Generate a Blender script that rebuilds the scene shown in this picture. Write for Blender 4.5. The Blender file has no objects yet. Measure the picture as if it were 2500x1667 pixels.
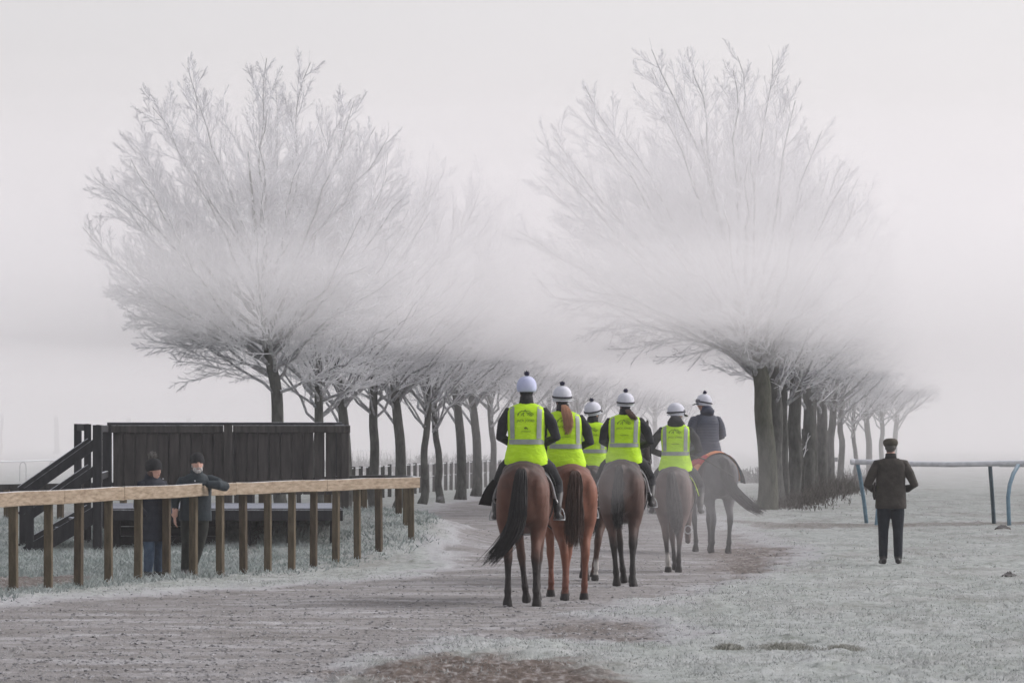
import bpy, bmesh, math, random
import numpy as np
from mathutils import Vector, Matrix, Quaternion

random.seed(7)
RNG = np.random.default_rng(11)
scene = bpy.context.scene
COL = scene.collection
R_ = math.radians

# ------------------------------------------------------------------ camera, sky, sun, exposure
EYE = 1.85
cam_data = bpy.data.cameras.new("camera")
cam_data.sensor_width = 36.0
cam_data.lens = 180.0
cam_data.shift_y = 0.0916
cam_data.clip_start = 0.5
cam_data.clip_end = 6000
cam_data.dof.use_dof = True
cam_data.dof.focus_distance = 78.0
cam_data.dof.aperture_fstop = 10.0
cam = bpy.data.objects.new("camera", cam_data)
cam.location = (0, 0, EYE)
cam.rotation_euler = (R_(90), 0, 0)
COL.objects.link(cam)
scene.camera = cam

SUN_EL, SUN_AZ = R_(37), R_(72)      # azimuth measured from +Y towards +X
world = bpy.data.worlds.new("World")
scene.world = world
world.use_nodes = True
wn = world.node_tree
wn.nodes.clear()
w_out = wn.nodes.new("ShaderNodeOutputWorld")
w_bg = wn.nodes.new("ShaderNodeBackground")
w_hsv = wn.nodes.new("ShaderNodeHueSaturation")
w_sky = wn.nodes.new("ShaderNodeTexSky")
w_sky.sky_type = 'NISHITA'
w_sky.sun_disc = False
w_sky.sun_elevation = SUN_EL
w_sky.sun_rotation = SUN_AZ
w_sky.air_density = 1.0
w_sky.dust_density = 3.0
w_sky.ozone_density = 1.0
w_hsv.inputs["Saturation"].default_value = 0.16     # fog and low cloud take the blue out of the sky
w_bg.inputs["Strength"].default_value = 0.15
wn.links.new(w_sky.outputs[0], w_hsv.inputs["Color"])
w_tint = wn.nodes.new("ShaderNodeMix")          # winter dawn: the fogged sky is faintly rosy
w_tint.data_type = 'RGBA'; w_tint.blend_type = 'MULTIPLY'
w_tint.inputs["Factor"].default_value = 1.0
w_tint.inputs["B"].default_value = (1.0, .966, .985, 1)
wn.links.new(w_hsv.outputs[0], w_tint.inputs["A"])
wn.links.new(w_tint.outputs["Result"], w_bg.inputs["Color"])
wn.links.new(w_bg.outputs[0], w_out.inputs["Surface"])

sun_data = bpy.data.lights.new("sun", 'SUN')
sun_data.energy = 0.7
sun_data.angle = R_(30)
sun_data.color = (1.0, 0.96, 0.92)
sun = bpy.data.objects.new("sun", sun_data)
sdir = Vector((math.sin(SUN_AZ) * math.cos(SUN_EL), math.cos(SUN_AZ) * math.cos(SUN_EL), math.sin(SUN_EL)))
sun.rotation_euler = (-sdir).to_track_quat('-Z', 'Y').to_euler()
sun.location = sdir * 500
COL.objects.link(sun)

scene.view_settings.view_transform = 'Standard'
scene.view_settings.look = 'None'
scene.view_settings.exposure = 0.5
scene.view_settings.gamma = 1.0
scene.view_settings.use_curve_mapping = False
scene.render.engine = 'CYCLES'
scene.cycles.use_denoising = True
scene.cycles.max_bounces = 14
scene.cycles.diffuse_bounces = 4
scene.cycles.glossy_bounces = 2
scene.cycles.transmission_bounces = 2
scene.cycles.transparent_max_bounces = 96
scene.cycles.volume_bounces = 10
scene.cycles.sample_clamp_indirect = 4.0


def px(x, y, d):
    """World point seen at pixel (x, y) of the 2500 px photograph at depth d (used while surveying the place)."""
    return Vector(((x - 1250) * d / 12500.0, d, EYE - (y - 1062) * d / 12500.0))


# ------------------------------------------------------------------ noise (numpy)
def _hash(ix, iy, seed):
    h = (ix.astype(np.int64) * 374761393 + iy.astype(np.int64) * 668265263 + seed * 974711) & 0x7fffffff
    h = ((h ^ (h >> 13)) * 1274126177) & 0x7fffffff
    return ((h ^ (h >> 16)) & 0xffff) / 65535.0


def vnoise(x, y, seed=0):
    ix, iy = np.floor(x), np.floor(y)
    fx, fy = x - ix, y - iy
    fx = fx * fx * (3 - 2 * fx)
    fy = fy * fy * (3 - 2 * fy)
    a = _hash(ix, iy, seed); b = _hash(ix + 1, iy, seed)
    c = _hash(ix, iy + 1, seed); d = _hash(ix + 1, iy + 1, seed)
    return (a * (1 - fx) + b * fx) * (1 - fy) + (c * (1 - fx) + d * fx) * fy


def fbm(x, y, seed=0, octaves=4):
    t, amp, s = 0.0, 0.5, 0.0
    for o in range(octaves):
        t = t + amp * vnoise(x * 2 ** o + 17.3 * o, y * 2 ** o + 9.1 * o, seed + o)
        s += amp
        amp *= 0.5
    return t / s


# ------------------------------------------------------------------ materials
def new_mat(name):
    m = bpy.data.materials.new(name)
    m.use_nodes = True
    nt = m.node_tree
    b = nt.nodes["Principled BSDF"]
    return m, nt, b


def nd(nt, typ, **kw):
    n = nt.nodes.new(typ)
    for k, v in kw.items():
        if k in n.inputs:
            n.inputs[k].default_value = v
        else:
            setattr(n, k, v)
    return n


def ramp(nt, stops):
    r = nt.nodes.new("ShaderNodeValToRGB")
    e = r.color_ramp.elements
    while len(e) > 1:
        e.remove(e[-1])
    e[0].position = stops[0][0]
    e[0].color = (*stops[0][1], 1)
    for p, c in stops[1:]:
        k = e.new(p)
        k.color = (*c, 1)
    return r


def mottled(name, c1, c2, scale=6.0, rough=0.8, bump=0.0, bump_scale=40.0, stretch=None, detail=4.0, frost=0.0, frost_col=(0.6, 0.63, 0.67), spec=0.3):
    """Two-tone noise material; frost > 0 adds rime on faces that look up."""
    m, nt, b = new_mat(name)
    L = nt.links
    tc = nd(nt, "ShaderNodeTexCoord")
    mp = nd(nt, "ShaderNodeMapping")
    if stretch:
        mp.inputs["Scale"].default_value = stretch
    L.new(tc.outputs["Object"], mp.inputs["Vector"])
    nz = nd(nt, "ShaderNodeTexNoise", Scale=scale, Detail=detail, Roughness=0.62)
    L.new(mp.outputs[0], nz.inputs["Vector"])
    rp = ramp(nt, [(0.32, c1), (0.68, c2)])
    L.new(nz.outputs["Fac"], rp.inputs["Fac"])
    col = rp.outputs["Color"]
    if frost > 0:
        geo = nd(nt, "ShaderNodeNewGeometry")
        sep = nd(nt, "ShaderNodeSeparateXYZ")
        L.new(geo.outputs["Normal"], sep.inputs[0])
        n2 = nd(nt, "ShaderNodeTexNoise", Scale=scale * 5, Detail=3.0)
        L.new(tc.outputs["Object"], n2.inputs["Vector"])
        ad = nd(nt, "ShaderNodeMath", operation='MULTIPLY_ADD')
        L.new(n2.outputs["Fac"], ad.inputs[0]); ad.inputs[1].default_value = 0.7
        L.new(sep.outputs["Z"], ad.inputs[2])
        mr = nd(nt, "ShaderNodeMapRange")
        mr.inputs["From Min"].default_value = 0.75
        mr.inputs["From Max"].default_value = 1.25
        mr.inputs["To Max"].default_value = frost
        L.new(ad.outputs[0], mr.inputs["Value"])
        mx = nd(nt, "ShaderNodeMix", data_type='RGBA')
        L.new(mr.outputs[0], mx.inputs["Factor"])
        L.new(col, mx.inputs["A"])
        mx.inputs["B"].default_value = (*frost_col, 1)
        col = mx.outputs["Result"]
    L.new(col, b.inputs["Base Color"])
    b.inputs["Roughness"].default_value = rough
    b.inputs["Specular IOR Level"].default_value = spec
    if bump > 0:
        n3 = nd(nt, "ShaderNodeTexNoise", Scale=bump_scale, Detail=4.0)
        L.new(mp.outputs[0], n3.inputs["Vector"])
        bp = nd(nt, "ShaderNodeBump", Strength=min(1.0, bump), Distance=0.02)
        L.new(n3.outputs["Fac"], bp.inputs["Height"])
        L.new(bp.outputs[0], b.inputs["Normal"])
    return m


# ------------------------------------------------------------------ object helpers
def link(name, me, mat=None, parent=None):
    o = bpy.data.objects.new(name, me)
    COL.objects.link(o)
    if mat is not None:
        for m in (mat if isinstance(mat, (list, tuple)) else [mat]):
            me.materials.append(m)
    if parent is not None:
        o.parent = parent
    return o


def tag(o, label=None, cat=None, group=None, kind=None):
    if label: o["label"] = label
    if cat: o["category"] = cat
    if group: o["group"] = group
    if kind: o["kind"] = kind
    return o


def empty(name, loc=(0, 0, 0), rz=0.0):
    o = bpy.data.objects.new(name, None)
    o.empty_display_size = 0.2
    o.location = loc
    o.rotation_euler = (0, 0, rz)
    COL.objects.link(o)
    return o


def mesh_np(name, V, F, smooth=False):
    """Mesh from numpy vertices (n,3) and an (m,k) face array (k = 3 or 4)."""
    me = bpy.data.meshes.new(name)
    V = np.ascontiguousarray(V, dtype=np.float32)
    F = np.ascontiguousarray(F, dtype=np.int32)
    k = F.shape[1]
    me.vertices.add(len(V)); me.vertices.foreach_set("co", V.ravel())
    me.loops.add(F.size); me.loops.foreach_set("vertex_index", F.ravel())
    me.polygons.add(len(F))
    me.polygons.foreach_set("loop_start", np.arange(0, F.size, k, dtype=np.int32))
    if smooth:
        me.polygons.foreach_set("use_smooth", np.ones(len(F), dtype=bool))
    me.update(calc_edges=True)
    return me


class MB:
    """Collects simple solids and links them as one mesh."""
    def __init__(self):
        self.v, self.f = [], []

    def add(self, vs, fs):
        o = len(self.v)
        self.v += [tuple(p) for p in vs]
        self.f += [tuple(i + o for i in f) for f in fs]
        return self

    def box(self, lo, hi, bev=0.006):
        (x0, y0, z0), (x1, y1, z1) = lo, hi
        c = Vector(((x0 + x1) / 2, (y0 + y1) / 2, (z0 + z1) / 2))
        return self.beam(c - Vector((0, 0, (z1 - z0) / 2)), c + Vector((0, 0, (z1 - z0) / 2)), x1 - x0, y1 - y0, bev, side=Vector((1, 0, 0)))

    def beam(self, a, b, w, d, bev=0.006, side=None):
        """Chamfered bar from a to b; w measured along `side`, d across it."""
        a, b = Vector(a), Vector(b)
        t = (b - a).normalized()
        if side is None:
            side = t.cross(Vector((0, 0, 1)))
            if side.length < 1e-4: side = Vector((1, 0, 0))
        s = Vector(side); s = (s - t * s.dot(t)).normalized()
        n = t.cross(s)
        w, d = w / 2, d / 2
        bev = min(bev, w * .4, d * .4)
        prof = [(-w + bev, -d), (w - bev, -d), (w, -d + bev), (w, d - bev), (w - bev, d), (-w + bev, d), (-w, d - bev), (-w, -d + bev)]
        vs = []
        for (p, e) in ((a, 1), (b, -1)):
            for (i, j) in prof: vs.append(p + s * i + n * j)
        fs = [(i, (i + 1) % 8, 8 + (i + 1) % 8, 8 + i) for i in range(8)]
        fs.append(tuple(range(7, -1, -1))); fs.append(tuple(range(8, 16)))
        return self.add(vs, fs)

    def tube(self, pts, rad, n=10):
        V, F = loft_simple([Vector(p) for p in pts], rad if isinstance(rad, (list, tuple)) else [rad] * len(pts), n)
        return self.add(V, F)

    def build(self, name, mat, parent=None, smooth=False):
        me = bpy.data.meshes.new(name)
        me.from_pydata(self.v, [], self.f)
        if smooth:
            me.polygons.foreach_set("use_smooth", [True] * len(me.polygons))
        me.update()
        return link(name, me, mat, parent)


def loft_simple(pts, rad, n=10):
    V, F = [], []
    m = len(pts)
    prev = None
    for i, p in enumerate(pts):
        t = (pts[min(i + 1, m - 1)] - pts[max(i - 1, 0)])
        t = t.normalized() if t.length > 1e-9 else Vector((0, 0, 1))
        if prev is None:
            ref = Vector((0, 0, 1)) if abs(t.z) < 0.9 else Vector((1, 0, 0))
            u = t.cross(ref).normalized()
        else:
            u = (prev - t * prev.dot(t)).normalized()
        prev = u
        v = t.cross(u)
        for k in range(n):
            a = 2 * math.pi * k / n
            V.append(p + (u * math.cos(a) + v * math.sin(a)) * rad[i])
    for i in range(m - 1):
        for k in range(n):
            F.append((i * n + k, i * n + (k + 1) % n, (i + 1) * n + (k + 1) % n, (i + 1) * n + k))
    F.append(tuple(range(n - 1, -1, -1)))
    F.append(tuple((m - 1) * n + k for k in range(n)))
    return V, F


def tubes_np(P, Rad, sides=3):
    """P (n,m,3) polylines, Rad (n,m): returns vertices and quad faces of n open tubes."""
    n, m, _ = P.shape
    T = np.empty_like(P)
    T[:, 1:-1] = P[:, 2:] - P[:, :-2]
    T[:, 0] = P[:, 1] - P[:, 0]
    T[:, -1] = P[:, -1] - P[:, -2]
    T /= np.linalg.norm(T, axis=2, keepdims=True) + 1e-9
    ref = np.where(np.abs(T[:, :1, 2:3]) < 0.8, np.array([[[0, 0, 1.0]]]), np.array([[[1.0, 0, 0]]]))
    U = np.cross(T, np.broadcast_to(ref, T.shape)); U /= np.linalg.norm(U, axis=2, keepdims=True) + 1e-9
    W = np.cross(T, U)
    a = np.arange(sides) * 2 * math.pi / sides
    V = P[:, :, None, :] + Rad[:, :, None, None] * (U[:, :, None, :] * np.cos(a)[None, None, :, None] + W[:, :, None, :] * np.sin(a)[None, None, :, None])
    idx = np.arange(n * m * sides).reshape(n, m, sides)
    q = np.stack([idx[:, :-1], np.roll(idx[:, :-1], -1, 2), np.roll(idx[:, 1:], -1, 2), idx[:, 1:]], -1)
    return V.reshape(-1, 3), q.reshape(-1, 4)


def join_np(parts):
    V, F, o = [], [], 0
    for v, f in parts:
        V.append(v); F.append(f + o); o += len(v)
    return np.concatenate(V), np.concatenate(F)
# ------------------------------------------------------------------ ground
def poly_px(pts):
    """Outline on the flat ground from surveyed pixels."""
    return [((x - 1250) * (EYE / (y - 1062)), 12500 * EYE / (y - 1062)) for x, y in pts]


PATH = poly_px([(-250, 1490), (0, 1468), (200, 1456), (430, 1436), (650, 1423), (880, 1402), (1040, 1376), (1105, 1350), (1075, 1322),
                (1020, 1292), (1000, 1262), (1045, 1238), (1120, 1222), (1195, 1204), (1300, 1178), (1470, 1150), (1590, 1150), (1660, 1178),
                (1700, 1230), (1745, 1272), (1830, 1300), (1925, 1340), (1940, 1368), (1880, 1396), (1720, 1436), (1570, 1478),
                (1490, 1500), (1560, 1516), (1640, 1536), (1560, 1556), (1350, 1554), (1130, 1562), (960, 1590), (820, 1630), (700, 1690), (300, 1800), (-400, 1800)])
DIRT = poly_px([(690, 1700), (860, 1622), (1060, 1598), (1240, 1594), (1400, 1610), (1520, 1640), (1640, 1700), (1500, 1760), (800, 1760)])
RUT = poly_px([(1240, 1530), (1400, 1505), (1500, 1500), (1650, 1536), (1560, 1554), (1350, 1552)])
SOIL = poly_px([(1700, 1344), (1800, 1322), (1900, 1335), (1945, 1366), (1890, 1392), (1780, 1416), (1740, 1384)])
TRACK = poly_px([(-100, 1436), (0, 1408), (120, 1396), (240, 1400), (250, 1416), (150, 1432), (0, 1450)])
WORN = poly_px([(560, 1372), (640, 1330), (700, 1296), (760, 1288), (796, 1292), (770, 1304), (690, 1318), (640, 1350)])
CROSS = poly_px([(1760, 1272), (1900, 1280), (2100, 1284), (2560, 1276), (2560, 1283), (2100, 1292), (1880, 1292)])
GAP = poly_px([(1290, 1172), (1480, 1155), (1560, 1155), (1330, 1180)])


def sdist(poly, X, Y, aspect=0.30):
    """Signed distance (positive inside) in a space where depth is squeezed, since outlines were surveyed at a grazing angle."""
    P = np.array(poly) * np.array([1, aspect])
    x, y = X, Y * aspect
    d = np.full(X.shape, 1e9); inside = np.zeros(X.shape, bool)
    n = len(P)
    for i in range(n):
        ax, ay = P[i]; bx, by = P[(i + 1) % n]
        ex, ey = bx - ax, by - ay
        t = np.clip(((x - ax) * ex + (y - ay) * ey) / (ex * ex + ey * ey + 1e-12), 0, 1)
        d = np.minimum(d, np.hypot(x - ax - t * ex, y - ay - t * ey))
        c = ((ay > y) != (by > y)) & (x < (bx - ax) * (y - ay) / (by - ay + 1e-12) + ax)
        inside ^= c
    return np.where(inside, d, -d)


def sstep(a, b, v):
    t = np.clip((v - a) / (b - a), 0, 1)
    return t * t * (3 - 2 * t)


def masks(X, Y):
    n1 = fbm(X * 1.6, Y * .55, 3, 4) - .5
    n2 = fbm(X * 5, Y * 2.0, 5, 3) - .5
    w = n1 * .55 + n2 * .35
    s = sstep(-.48, .48, sdist(PATH, X, Y) + w * 2.0 + .5 * (fbm(X * .45, Y * .16, 9, 3) - .5))
    dirt = np.maximum.reduce([
        sstep(-.25, .45, sdist(DIRT, X, Y) + w * 1.6),
        .6 * sstep(-.2, .4, sdist(RUT, X, Y) + w * 1.3),
        .8 * sstep(-.2, .4, sdist(SOIL, X, Y) + w * 1.3),
        .9 * sstep(-.1, .15, sdist(TRACK, X, Y) + w * .6),
        .7 * sstep(-.1, .12, sdist(WORN, X, Y) + w * .5),
        .6 * sstep(-.15, .1, sdist(CROSS, X, Y) + w * .9)])
    return s, dirt


MOUNDS = [  # x, y, height, spread x, spread y
    (-3.0, 85.5, .56, 1.9, 3.6), (-1.4, 83.5, .16, .8, 3.0), (-5.4, 70.5, -.05, 2.0, 3.0), (-2.4, 74.0, -.12, 1.2, 4.0),
    (-8.5, 90.0, .35, 2.6, 5.0), (8.0, 150.0, .15, 4.0, 30.0)]


def height(X, Y):
    X = np.asarray(X, float); Y = np.asarray(Y, float)
    z = np.zeros(np.broadcast(X, Y).shape)
    for (mx, my, a, sx, sy) in MOUNDS:
        z = z + a * np.exp(-((X - mx) / sx) ** 2 / 2 - ((Y - my) / sy) ** 2 / 2)
    z = z + .05 * (fbm(X * .35, Y * .12, 21, 3) - .5)
    return z


def hz(x, y):
    return float(height(np.array([x]), np.array([y]))[0])


def relief(X, Y, path, dirt):
    g = (1 - path)
    rough = fbm(X * 9, Y * 7, 31, 3) - .5
    clod = np.clip(fbm(X * 3.2, Y * 1.5, 37, 3) - .56, 0, 1)
    hoof = np.clip(.36 - fbm(X * 4.5, Y * 1.9, 41, 2), 0, 1)
    z = g * (.026 * rough + .13 * clod) + path * (.026 * rough - .065 * hoof) - .035 * path + .05 * dirt * rough
    return z


def build_ground():
    # rows follow depth, columns fan out so that near and far ground are equally fine
    d = [30.0]
    while d[-1] < 175: d.append(d[-1] + max(.09, .09 * (d[-1] / 42.0) ** 2))
    d = np.array(d)
    far = np.array([190, 215, 250, 300, 380, 500, 700, 1000, 1400.0])
    near = np.array([-40.0, -10, 10, 20, 26])
    D = np.concatenate([near, d, far])
    u = np.linspace(-.116, .116, 500)
    u = np.concatenate([[-3, -1, -.5, -.25, -.16], u, [.16, .25, .5, 1, 3]])
    DD, UU = np.meshgrid(D, u, indexing='ij')
    spread = np.maximum(DD, 30)
    X = UU * spread
    X = np.where(np.abs(UU) > .3, np.sign(UU) * np.maximum(np.abs(X), 60 * np.abs(UU)), X)
    X = np.clip(X, -700, 700)
    Y = DD
    path, dirt = masks(X, Y)
    fade = np.clip((260 - Y) / 120, 0, 1) * np.clip((Y - 15) / 10, 0, 1)
    Z = height(X, Y) * fade + relief(X, Y, path, dirt) * fade
    V = np.stack([X, Y, Z], -1).reshape(-1, 3)
    nr, nc = X.shape
    i = np.arange(nr * nc).reshape(nr, nc)
    F = np.stack([i[:-1, :-1], i[:-1, 1:], i[1:, 1:], i[1:, :-1]], -1).reshape(-1, 4)
    me = mesh_np("ground", V, F, smooth=True)
    for nm, a in (("path", path), ("dirt", dirt)):
        at = me.attributes.new(nm, 'FLOAT', 'POINT')
        at.data.foreach_set("value", a.ravel().astype(np.float32))
    return me


def ground_material():
    m, nt, b = new_mat("frosted_ground")
    L = nt.links
    tc = nd(nt, "ShaderNodeTexCoord")
    mp = nd(nt, "ShaderNodeMapping"); mp.inputs["Scale"].default_value = (1, .42, 1)
    L.new(tc.outputs["Object"], mp.inputs[0])

    def noise_(scale, detail=4.0, rough=.6):
        n = nd(nt, "ShaderNodeTexNoise", Scale=scale, Detail=detail, Roughness=rough)
        L.new(mp.outputs[0], n.inputs["Vector"])
        return n.outputs["Fac"]
    # grass: rime over dull green, with darker tussocks
    g1 = ramp(nt, [(.30, (0.153, 0.180, 0.158)), (.44, (0.253, 0.284, 0.265)), (.60, (0.352, 0.372, 0.369)), (.80, (0.460, 0.471, 0.481))])
    L.new(noise_(1.1, 6.0, .68), g1.inputs[0])
    g2 = ramp(nt, [(.34, (0.131, 0.131, 0.100)), (.50, (0.383, 0.399, 0.393)), (.75, (0.520, 0.529, 0.539))])
    L.new(noise_(9.0, 5.0, .7), g2.inputs[0])
    gm = nd(nt, "ShaderNodeMix", data_type='RGBA', Factor=.42)
    L.new(g1.outputs[0], gm.inputs["A"]); L.new(g2.outputs[0], gm.inputs["B"])
    # thin trodden patches where brown-grey earth shows through the rime
    ep = nd(nt, "ShaderNodeMapping"); ep.inputs["Scale"].default_value = (.55, .16, 1)
    L.new(tc.outputs["Object"], ep.inputs[0])
    en = nd(nt, "ShaderNodeTexNoise", Scale=1.0, Detail=8.0, Roughness=.72)
    L.new(ep.outputs[0], en.inputs["Vector"])
    er = nd(nt, "ShaderNodeMapRange"); er.inputs["From Min"].default_value = .50; er.inputs["From Max"].default_value = .68; er.inputs["To Max"].default_value = .62
    L.new(en.outputs["Fac"], er.inputs["Value"])
    ge = nd(nt, "ShaderNodeMix", data_type='RGBA')
    L.new(er.outputs[0], ge.inputs["Factor"]); L.new(gm.outputs["Result"], ge.inputs["A"]); ge.inputs["B"].default_value = (.185, .175, .160, 1)
    gm = ge
    # path: pale frosted woodchip and grit
    p1 = ramp(nt, [(.30, (0.112, 0.107, 0.103)), (.50, (0.222, 0.216, 0.215)), (.70, (0.366, 0.366, 0.376))])
    L.new(noise_(24.0, 6.0, .75), p1.inputs[0])
    mps = nd(nt, "ShaderNodeMapping"); mps.inputs["Scale"].default_value = (.30, .85, 1); mps.inputs["Rotation"].default_value = (0, 0, -.22)
    L.new(tc.outputs["Object"], mps.inputs[0])
    nst = nd(nt, "ShaderNodeTexNoise", Scale=1.5, Detail=7.0, Roughness=.72)
    L.new(mps.outputs[0], nst.inputs["Vector"])
    p2 = ramp(nt, [(.36, (.130, .117, .105)), (.50, (.240, .229, .224)), (.66, (.47, .47, .49))])
    L.new(nst.outputs["Fac"], p2.inputs[0])
    pm = nd(nt, "ShaderNodeMix", data_type='RGBA', Factor=.58)
    L.new(p1.outputs[0], pm.inputs["A"]); L.new(p2.outputs[0], pm.inputs["B"])
    # bare soil
    d1 = ramp(nt, [(.30, (.052, .040, .033)), (.50, (.120, .096, .082)), (.68, (.32, .305, .30))])
    L.new(noise_(12.0, 6.0, .7), d1.inputs[0])
    a1 = nd(nt, "ShaderNodeAttribute", attribute_name="path")
    a2 = nd(nt, "ShaderNodeAttribute", attribute_name="dirt")
    m1 = nd(nt, "ShaderNodeMix", data_type='RGBA')
    L.new(a1.outputs["Fac"], m1.inputs["Factor"]); L.new(gm.outputs["Result"], m1.inputs["A"]); L.new(pm.outputs["Result"], m1.inputs["B"])
    # rime gathers on the trodden-free fringe between turf and walk
    inv = nd(nt, "ShaderNodeMath", operation='SUBTRACT'); inv.inputs[0].default_value = 1.0
    L.new(a1.outputs["Fac"], inv.inputs[1])
    fr = nd(nt, "ShaderNodeMath", operation='MULTIPLY'); L.new(a1.outputs["Fac"], fr.inputs[0]); L.new(inv.outputs[0], fr.inputs[1])
    fr2 = nd(nt, "ShaderNodeMath", operation='MULTIPLY'); L.new(fr.outputs[0], fr2.inputs[0]); fr2.inputs[1].default_value = 1.5
    mf = nd(nt, "ShaderNodeMix", data_type='RGBA')
    L.new(fr2.outputs[0], mf.inputs["Factor"]); L.new(m1.outputs["Result"], mf.inputs["A"]); mf.inputs["B"].default_value = (.47, .475, .51, 1)
    m1 = mf
    m2 = nd(nt, "ShaderNodeMix", data_type='RGBA')
    L.new(a2.outputs["Fac"], m2.inputs["Factor"]); L.new(m1.outputs["Result"], m2.inputs["A"]); L.new(d1.outputs[0], m2.inputs["B"])
    L.new(m2.outputs["Result"], b.inputs["Base Color"])
    b.inputs["Roughness"].default_value = .95
    b.inputs["Specular IOR Level"].default_value = .15
    bp = nd(nt, "ShaderNodeBump", Strength=.7, Distance=.03)
    L.new(noise_(30.0, 5.0, .7), bp.inputs["Height"])
    L.new(bp.outputs[0], b.inputs["Normal"])
    return m


M_ground = ground_material()
ground = link("ground", build_ground(), M_ground)
tag(ground, "frosty grass field crossed by a pale grey gritty horse walk", kind="structure")
# ------------------------------------------------------------------ trees
M_bark = mottled("bark", (.042, .043, .040), (.110, .112, .104), scale=9, rough=.95, bump=.8, bump_scale=30, stretch=(1, 1, .35), frost=.5, spec=.1)
M_bark_moss = mottled("mossy_bark", (.045, .050, .036), (.105, .105, .085), scale=7, rough=.95, bump=.8, bump_scale=30, stretch=(1, 1, .35), frost=.4, spec=.1)
M_limb = mottled("rimed_bark", (.14, .14, .142), (.46, .465, .48), scale=14, rough=.95, frost=.8, spec=.1)
M_twig = mottled("rimed_twig", (.56, .56, .58), (.87, .875, .90), scale=1.6, rough=.9, spec=.1)


def interp(P, t):
    """P (n,m,3), t (n,k): points and tangents at parameters t along every polyline."""
    n, m, _ = P.shape
    f = np.clip(t, 0, .9999) * (m - 1)
    i = f.astype(int); w = (f - i)[..., None]
    r = np.arange(n)[:, None]
    a, b = P[r, i], P[r, i + 1]
    d = b - a
    return a + d * w, d / (np.linalg.norm(d, axis=-1, keepdims=True) + 1e-9)


def spline(pts, m):
    """Catmull-Rom samples through pts."""
    P = [np.array(p, float) for p in pts]
    P = [2 * P[0] - P[1]] + P + [2 * P[-1] - P[-2]]
    out = []
    for t in np.linspace(0, len(P) - 3 - 1e-6, m):
        i = int(t); f = t - i
        a, b, c, d = P[i:i + 4]
        out.append(.5 * ((2 * b) + (-a + c) * f + (2 * a - 5 * b + 4 * c - d) * f * f + (-a + 3 * b - 3 * c + d) * f ** 3))
    return np.array(out)


def shoots(rng, P, Rad, k, t0, t1, len_fac, ang, up, m, wob, r0, r1, env=None, len_var=.35):
    """Side shoots: k per parent between t0 and t1; returns polylines and radii."""
    n = P.shape[0]
    t = t0 + (t1 - t0) * (np.arange(k)[None, :] + rng.random((n, k))) / k
    o, d = interp(P, t)
    plen = np.linalg.norm(np.diff(P, axis=1), axis=2).sum(1)[:, None]
    ln = plen * len_fac * (1.05 - t * .8) * (1 - len_var + 2 * len_var * rng.random((n, k)))
    rnd = rng.normal(size=(n, k, 3)); rnd -= (rnd * d).sum(-1, keepdims=True) * d
    rnd /= np.linalg.norm(rnd, axis=-1, keepdims=True) + 1e-9
    a = R_(ang) * (.7 + .6 * rng.random((n, k, 1)))
    d = d * np.cos(a) + rnd * np.sin(a)
    o = o.reshape(-1, 3); d = d.reshape(-1, 3); ln = ln.reshape(-1)
    if env is not None:      # shorten what would leave the crown
        tip = o + d * ln[:, None]
        q = env(tip)
        ln = np.where(q > 1.0, ln * np.clip(1.75 - .8 * q, .15, 1), ln)
    Q = np.empty((len(o), m, 3)); Q[:, 0] = o
    step = (ln / (m - 1))[:, None]
    for j in range(1, m):
        Q[:, j] = Q[:, j - 1] + d * step
        d = d + rng.normal(size=d.shape) * wob + np.array([0, 0, up])
        d /= np.linalg.norm(d, axis=1, keepdims=True)
    s = np.linspace(0, 1, m)[None, :]
    Rr = (r0 * (1 - s) + r1 * s) * (.75 + .5 * rng.random((len(o), 1)))
    return Q, Rr


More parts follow.
